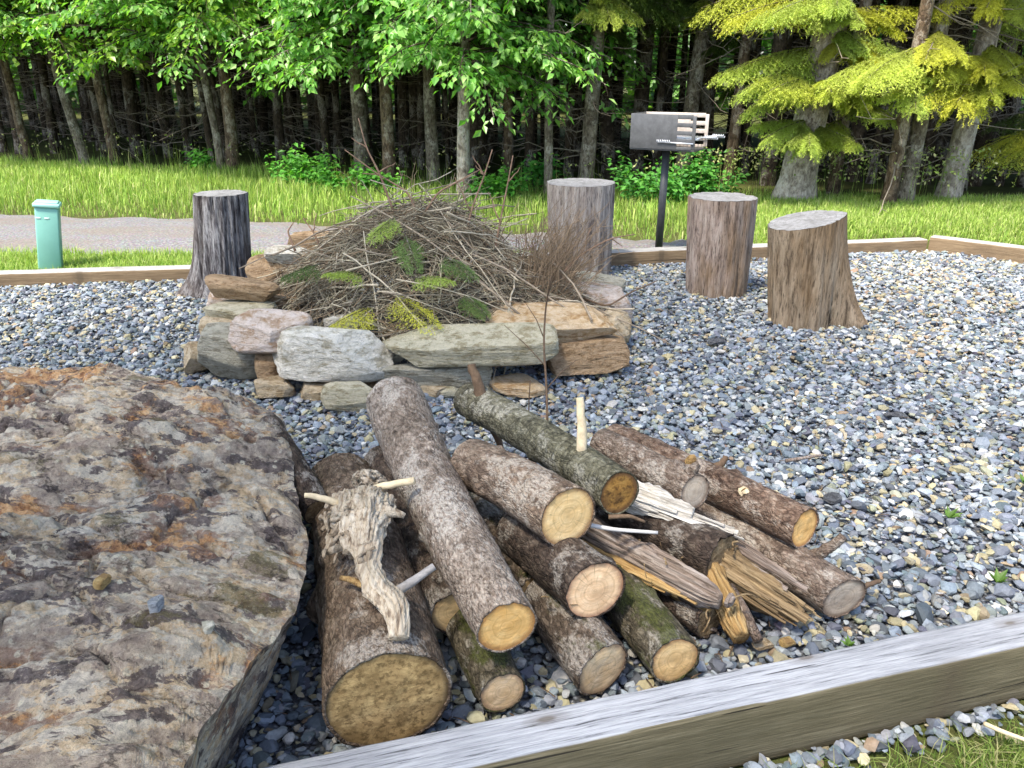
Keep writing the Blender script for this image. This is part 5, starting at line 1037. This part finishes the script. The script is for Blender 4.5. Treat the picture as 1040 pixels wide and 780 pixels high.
# boughs: (tip px, tip py, how far towards the viewer, rise to the trunk, colour, width)
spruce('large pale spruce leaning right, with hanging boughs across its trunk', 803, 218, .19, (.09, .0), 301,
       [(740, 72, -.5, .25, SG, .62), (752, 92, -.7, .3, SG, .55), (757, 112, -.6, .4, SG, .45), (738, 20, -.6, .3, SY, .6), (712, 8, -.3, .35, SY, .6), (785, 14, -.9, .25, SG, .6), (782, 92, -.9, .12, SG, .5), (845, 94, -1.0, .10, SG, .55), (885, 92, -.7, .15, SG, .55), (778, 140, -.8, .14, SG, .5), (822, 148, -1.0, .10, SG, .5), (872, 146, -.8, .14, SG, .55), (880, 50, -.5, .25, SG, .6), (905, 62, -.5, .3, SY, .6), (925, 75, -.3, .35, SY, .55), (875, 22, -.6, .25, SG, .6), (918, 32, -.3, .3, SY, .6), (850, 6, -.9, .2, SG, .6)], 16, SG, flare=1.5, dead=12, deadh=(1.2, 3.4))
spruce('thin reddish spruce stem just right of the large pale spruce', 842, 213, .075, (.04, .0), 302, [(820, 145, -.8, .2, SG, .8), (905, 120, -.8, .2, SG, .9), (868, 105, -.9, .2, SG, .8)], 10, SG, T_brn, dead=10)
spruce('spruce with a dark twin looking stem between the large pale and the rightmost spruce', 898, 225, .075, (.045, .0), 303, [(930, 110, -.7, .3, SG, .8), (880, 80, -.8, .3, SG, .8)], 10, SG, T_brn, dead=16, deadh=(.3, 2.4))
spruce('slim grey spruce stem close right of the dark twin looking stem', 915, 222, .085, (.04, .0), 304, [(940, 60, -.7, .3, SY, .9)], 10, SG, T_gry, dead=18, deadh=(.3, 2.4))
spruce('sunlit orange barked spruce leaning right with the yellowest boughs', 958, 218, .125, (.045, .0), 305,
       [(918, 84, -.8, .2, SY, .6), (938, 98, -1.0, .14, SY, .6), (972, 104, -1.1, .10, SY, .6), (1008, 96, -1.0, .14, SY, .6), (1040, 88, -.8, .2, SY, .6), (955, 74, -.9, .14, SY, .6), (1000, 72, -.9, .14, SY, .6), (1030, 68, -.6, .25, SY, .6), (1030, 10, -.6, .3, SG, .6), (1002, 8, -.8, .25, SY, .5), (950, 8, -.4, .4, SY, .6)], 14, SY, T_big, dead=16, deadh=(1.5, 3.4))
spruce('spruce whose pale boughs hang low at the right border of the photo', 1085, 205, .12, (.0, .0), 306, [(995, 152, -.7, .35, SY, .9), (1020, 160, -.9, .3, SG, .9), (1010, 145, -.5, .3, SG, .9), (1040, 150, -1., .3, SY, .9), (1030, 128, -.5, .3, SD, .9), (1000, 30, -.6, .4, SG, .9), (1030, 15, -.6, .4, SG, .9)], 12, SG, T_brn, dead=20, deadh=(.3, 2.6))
spruce('spotted grey spruce stem behind the broad pinkish stump', 594, 195, .105, (.05, .0), 307, [(650, 18, -.6, .35, SG, .8), (620, 20, -.9, .3, SG, .8), (690, 15, -.3, .4, SD, .8), (640, 45, .2, .4, SD, .8)], 12, SD, T_gry, dead=22, deadh=(.5, 3.2))
spruce('leaning grey spruce stem above the black grill', 690, 190, .11, (.08, .0), 308, [(700, 22, -.6, .35, SG, .8), (655, 30, -.2, .4, SD, .8)], 12, SD, T_gry, dead=22, deadh=(.5, 3.2))
spruce('thin pale spruce stem left of the spotted grey stem', 557, 200, .055, (.01, .0), 309, [], 8, SD, T_gry, dead=8, deadh=(.5, 2.4))
spruce('dark slim spruce stem right of the grill under hanging boughs', 738, 195, .08, (.03, .0), 310, [(720, 60, .2, .4, SD, .9), (760, 100, .1, .35, SD, .8)], 10, SD, T_brn, dead=18)
# ------------------------------------------------------------------ the wood behind: one of each kind, then copies
r = np.random.default_rng(77)
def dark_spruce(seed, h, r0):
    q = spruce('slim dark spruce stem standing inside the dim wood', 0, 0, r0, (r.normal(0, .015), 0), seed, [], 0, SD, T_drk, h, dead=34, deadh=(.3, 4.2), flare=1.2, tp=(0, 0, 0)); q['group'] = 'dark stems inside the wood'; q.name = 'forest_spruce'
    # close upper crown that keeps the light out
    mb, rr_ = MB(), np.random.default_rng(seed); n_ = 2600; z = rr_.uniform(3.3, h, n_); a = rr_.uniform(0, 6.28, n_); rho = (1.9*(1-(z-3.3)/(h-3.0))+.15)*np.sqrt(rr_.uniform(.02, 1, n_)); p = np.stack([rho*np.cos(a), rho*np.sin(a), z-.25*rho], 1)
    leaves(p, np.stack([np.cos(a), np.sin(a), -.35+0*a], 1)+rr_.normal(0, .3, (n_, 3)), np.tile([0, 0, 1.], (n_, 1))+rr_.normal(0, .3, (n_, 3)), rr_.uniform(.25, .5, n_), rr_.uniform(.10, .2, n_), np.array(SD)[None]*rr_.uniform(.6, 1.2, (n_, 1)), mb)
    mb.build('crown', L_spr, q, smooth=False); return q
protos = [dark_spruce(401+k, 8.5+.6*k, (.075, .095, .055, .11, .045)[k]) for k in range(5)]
front = [(x, y) for x, y in ((5, 160), (22, 162), (62, 158), (140, 165), (158, 163), (172, 166), (195, 164), (262, 166), (283, 170), (300, 166), (325, 168), (342, 168), (412, 176), (428, 178), (455, 176), (490, 180), (536, 182), (575, 184), (618, 186), (645, 187), (665, 188), (715, 192), (755, 194), (775, 196), (865, 200), (882, 203), (935, 204), (985, 206), (1012, 206), (1035, 208))]
spots = [tuple(P(x, y-6, -.05)[:2]) for x, y in front]; tries = 0
while len(spots) < 265 and tries < 20000:
    tries += 1; x = r.uniform(-17, 13); y = tl(np.clip(x, -12, 9))+.8+r.uniform(0, 1)**1.1*10
    if abs(x) > (y*.66+1.6): continue
    if all((x-a)**2+(y-b)**2 > .38 for a, b in spots): spots.append((x, y))
def copy_tree(o, parent=None):
    c = o.copy(); COL.objects.link(c); c.parent = parent
    for ch in list(o.children): copy_tree(ch, c)
    return c
kids = {p.name: list(p.children) for p in protos}
for k, (x, y) in enumerate(spots):
    o = protos[k] if k < 5 else copy_tree(protos[int(r.integers(0, 5))]); o.location = (x, y, -.05+bank(x, y)); s_ = r.uniform(.85, 1.2); o.rotation_euler = (r.normal(0, .02), r.normal(0, .02), r.uniform(0, 6.28)); o.scale = (s_, s_, r.uniform(.9, 1.1))
# ------------------------------------------------------------------ shrubs at the wood's edge
def shrub(label, px, py, w, h, n, col, seed, size=.085):
    r = np.random.default_rng(seed); c = P(px, py, -.05); t = thing('leafy_shrub', label, 'shrub', (c[0], c[1], -.05+bank(c[0], c[1]))); mb, st = MB(), MB()
    for k in range(max(6, n//70)):
        a = r.uniform(0, 6.28); rho = math.sqrt(r.uniform(0, 1)); e = np.array([w/2*rho*math.cos(a), w/3*rho*math.sin(a), h*r.uniform(.5, 1.05)*(1-.5*rho*rho)]); p = curve(np.array([e[0]*.3, e[1]*.3, 0]), e, (0, 0, .05), 6, .01, r); st.add(*sweep(p, np.linspace(.005, .002, 6), 4, cap=False)); m_ = 70
        f = r.uniform(.35, 1.05, m_)[:, None]; q = p[0]*(1-f)+e*f+r.normal(0, .07, (m_, 3)); az = r.uniform(0, 6.28, m_); leaves(q, np.stack([np.cos(az), np.sin(az), r.normal(-.2, .3, m_)], 1), np.tile([0, -.25, 1.], (m_, 1))+r.normal(0, .35, (m_, 3)), size*r.uniform(.7, 1.3, m_), size*.62*r.uniform(.7, 1.2, m_), np.clip(np.array(col)[r.integers(0, len(col), m_)]*r.uniform(.75, 1.2, (m_, 1)), 0, 1), mb)
    mb.build('foliage', L_bush, t, smooth=False); st.build('stems', T_drk, t); return t
SC = [(.11, .34, .05), (.16, .42, .06), (.08, .24, .04)]; SCd = [(.05, .19, .035), (.08, .26, .045), (.12, .34, .06)]
shrub('bright leafy shrub in the verge right of the charcoal stump', 305, 193, 1.1, .62, 900, SC, 501)
shrub('low bright shrub in the verge between two trunks behind the heap', 352, 196, .8, .42, 500, SC, 502)
shrub('low bright shrub in the verge left of the brush heap top', 385, 196, .5, .36, 350, SC, 503)
shrub('bright shrub behind the tallest dead branch of the heap', 505, 205, .9, .42, 600, SC, 504)
shrub('broad dark green shrub behind the grill post', 660, 207, 1.35, .68, 1300, SCd, 505)
shrub('dark green shrub right of the grill post', 715, 207, 1.0, .55, 800, SCd, 506)
shrub('dark green shrub left of the spotted grey stem', 545, 196, .9, .5, 600, SCd, 507)
shrub('small shrub at the foot of the slim leaning pale trunk', 205, 178, .6, .32, 300, SC, 508)
# far light green growth beyond the wood
mb = MB(); n_ = 15000; x = r.uniform(-32, 24, n_); y = r.uniform(32, 38, n_); hh = 7+2.5*fbm(np.stack([x*.25, y*.25, x*0], 1), 3, 3); z = hh*r.uniform(0, 1, n_)**.8; k = (fbm(np.stack([x*.5, y*.3, z*.6], 1), 6, 3) > -.28); x, y, z = x[k], y[k], z[k]; n_ = len(x)
leaves(np.stack([x, y, z], 1), r.normal(0, 1, (n_, 3))+[0, 0, -.3], r.normal(0, .6, (n_, 3))+[0, -.6, .8], r.uniform(.5, 1.0, n_), r.uniform(.35, .6, n_), np.clip(np.array([[.12, .28, .05], [.17, .34, .07], [.08, .2, .04]])[r.integers(0, 3, n_)]*r.uniform(.7, 1.2, (n_, 1)), 0, 1), mb)
tag(mb.build('far_foliage', L_broad, smooth=False), 'light green growth showing in slits beyond the dark wood', 'foliage', kind='stuff')
# evergreen boughs on the brush heap
r = np.random.default_rng(90)
for px, py, dx, dy, L, c, lab in ((400, 300, .25, -.1, .42, SY, 'yellow green evergreen bough low on the front of the brush heap'), (385, 312, -.28, -.08, .36, SY, 'yellow green bough pointing left, lowest on the brush heap'), (420, 285, .3, .05, .32, SG, 'olive green bough in the middle of the brush heap front'), (372, 282, -.2, .08, .3, SG, 'dull green bough on the left face of the brush heap'), (412, 240, .1, -.2, .3, (.20, .30, .09), 'green bough near the brush heap top'), (450, 262, .25, -.1, .3, (.15, .24, .07), 'dark green bough right of the brush heap centre'), (470, 300, .2, -.1, .26, (.16, .24, .07), 'dark green bough low right on the brush heap'), (330, 270, -.25, -.05, .3, (.12, .2, .05), 'small green bough at the left of the brush heap'), (405, 222, -.15, -.1, .3, SG, 'olive bough tucked into the brush heap crest')):
    d = ray(px, py); t_ = None
    for s in np.linspace(3.2, 6, 300):
        q = np.array([0, 0, CAM_H])+d*s
        if q[2] < heap(q[0], q[1])+.03: t_ = q; break
    if t_ is None: t_ = PY(px, py, 4.5)
    mb, br = MB(), MB(); g_ = unit(np.array([dx, -.25, dy])); add_bough(mb, br, np.zeros(3), g_*L*.85, r, c, .06, .8, .015, .1, .15, .0026, .25)
    t = thing('evergreen_bough', lab, 'bough', t_+[0, -.03, .02]); mb.build('needles', L_spr, t, smooth=False); br.build('twig', T_drk, t)

# the tall tree at the viewer's back, whose crown shades the near gravel
def shade_tree(x0, y0, cx, cy, cz, R, H, n_, seed, label):
    r = np.random.default_rng(seed); t = thing('broadleaf_tree', label, 'tree', (x0, y0, -.05)); pts = curve(np.array([0, 0, -.1]), np.array([(cx-x0)*.5, (cy-y0)*.5, cz+H*.5]), (0, 0, 0), 16, .05, r)
    mesh('trunk', *sweep(pts, np.linspace(.24, .07, 16), 18, amp=.1, nscale=7, seed=3, cap=False), T_gry, t); mb = MB()
    for k in range(26):
        a = r.uniform(0, 6.28); rho = R*math.sqrt(r.uniform(.05, 1)); e = np.array([cx-x0+rho*math.cos(a), cy-y0+rho*math.sin(a), cz+r.uniform(-.6, .6)*H*(1-.5*rho/R)]); s = pts[int(r.integers(8, 15))]
        p = curve(s, e, (0, 0, .3), 9, .05, r); V, F = sweep(p, np.linspace(.05, .012, 9), 6, cap=False); mesh('limb', V, F, T_gry, t)
        m_ = n_//26; q = p[4]*0+e+r.normal(0, 1, (m_, 3))*np.array([.95, .95, .5]); az = r.uniform(0, 6.28, m_)
        leaves(q, np.stack([np.cos(az), np.sin(az), r.normal(-.3, .3, m_)], 1), np.tile([0, 0, 1.], (m_, 1))+r.normal(0, .35, (m_, 3)), r.uniform(.12, .24, m_), r.uniform(.08, .15, m_), np.array(BC)[r.integers(0, 5, m_)]*.8, mb)
    mb.build('crown', L_broad, t, smooth=False)
shade_tree(-4.4, -2.6, -3.1, -.3, 7.6, 3.7, 3.0, 5200, 777, 'tall broadleaf tree whose crown shades the near gravel and the log heap')

# ================================================================== LIGHT
SUN_AZ, SUN_EL = 220.0, 61.0          # from the left and a little behind the viewer
w = bpy.data.worlds.new('World'); scene.world = w; w.use_nodes = True; nt = w.node_tree; bg = nt.nodes['Background']
sk = nt.nodes.new('ShaderNodeTexSky'); sk.sky_type = 'NISHITA'; sk.sun_disc = False; sk.sun_elevation = math.radians(SUN_EL); sk.sun_rotation = math.radians(SUN_AZ); sk.air_density = 1.0; sk.dust_density = 2.0; sk.ozone_density = 1.0
nt.links.new(sk.outputs[0], bg.inputs[0]); bg.inputs[1].default_value = .15
sd = bpy.data.lights.new('sun', 'SUN'); sd.energy = 3.5; sd.angle = math.radians(6); sd.color = (1, .92, .78); so = bpy.data.objects.new('sun', sd); COL.objects.link(so)
a, e = math.radians(SUN_AZ), math.radians(SUN_EL); sv = Vector((math.sin(a)*math.cos(e), math.cos(a)*math.cos(e), math.sin(e))); so.rotation_euler = (-sv).to_track_quat('-Z', 'Y').to_euler(); so.location = sv*30
vs = scene.view_settings; vs.view_transform = 'Standard'; vs.look = 'None'; vs.exposure = 1.52; vs.gamma = 1; vs.use_curve_mapping = False
scene.cycles.max_bounces = 6; scene.cycles.transparent_max_bounces = 4; scene.cycles.use_denoising = True
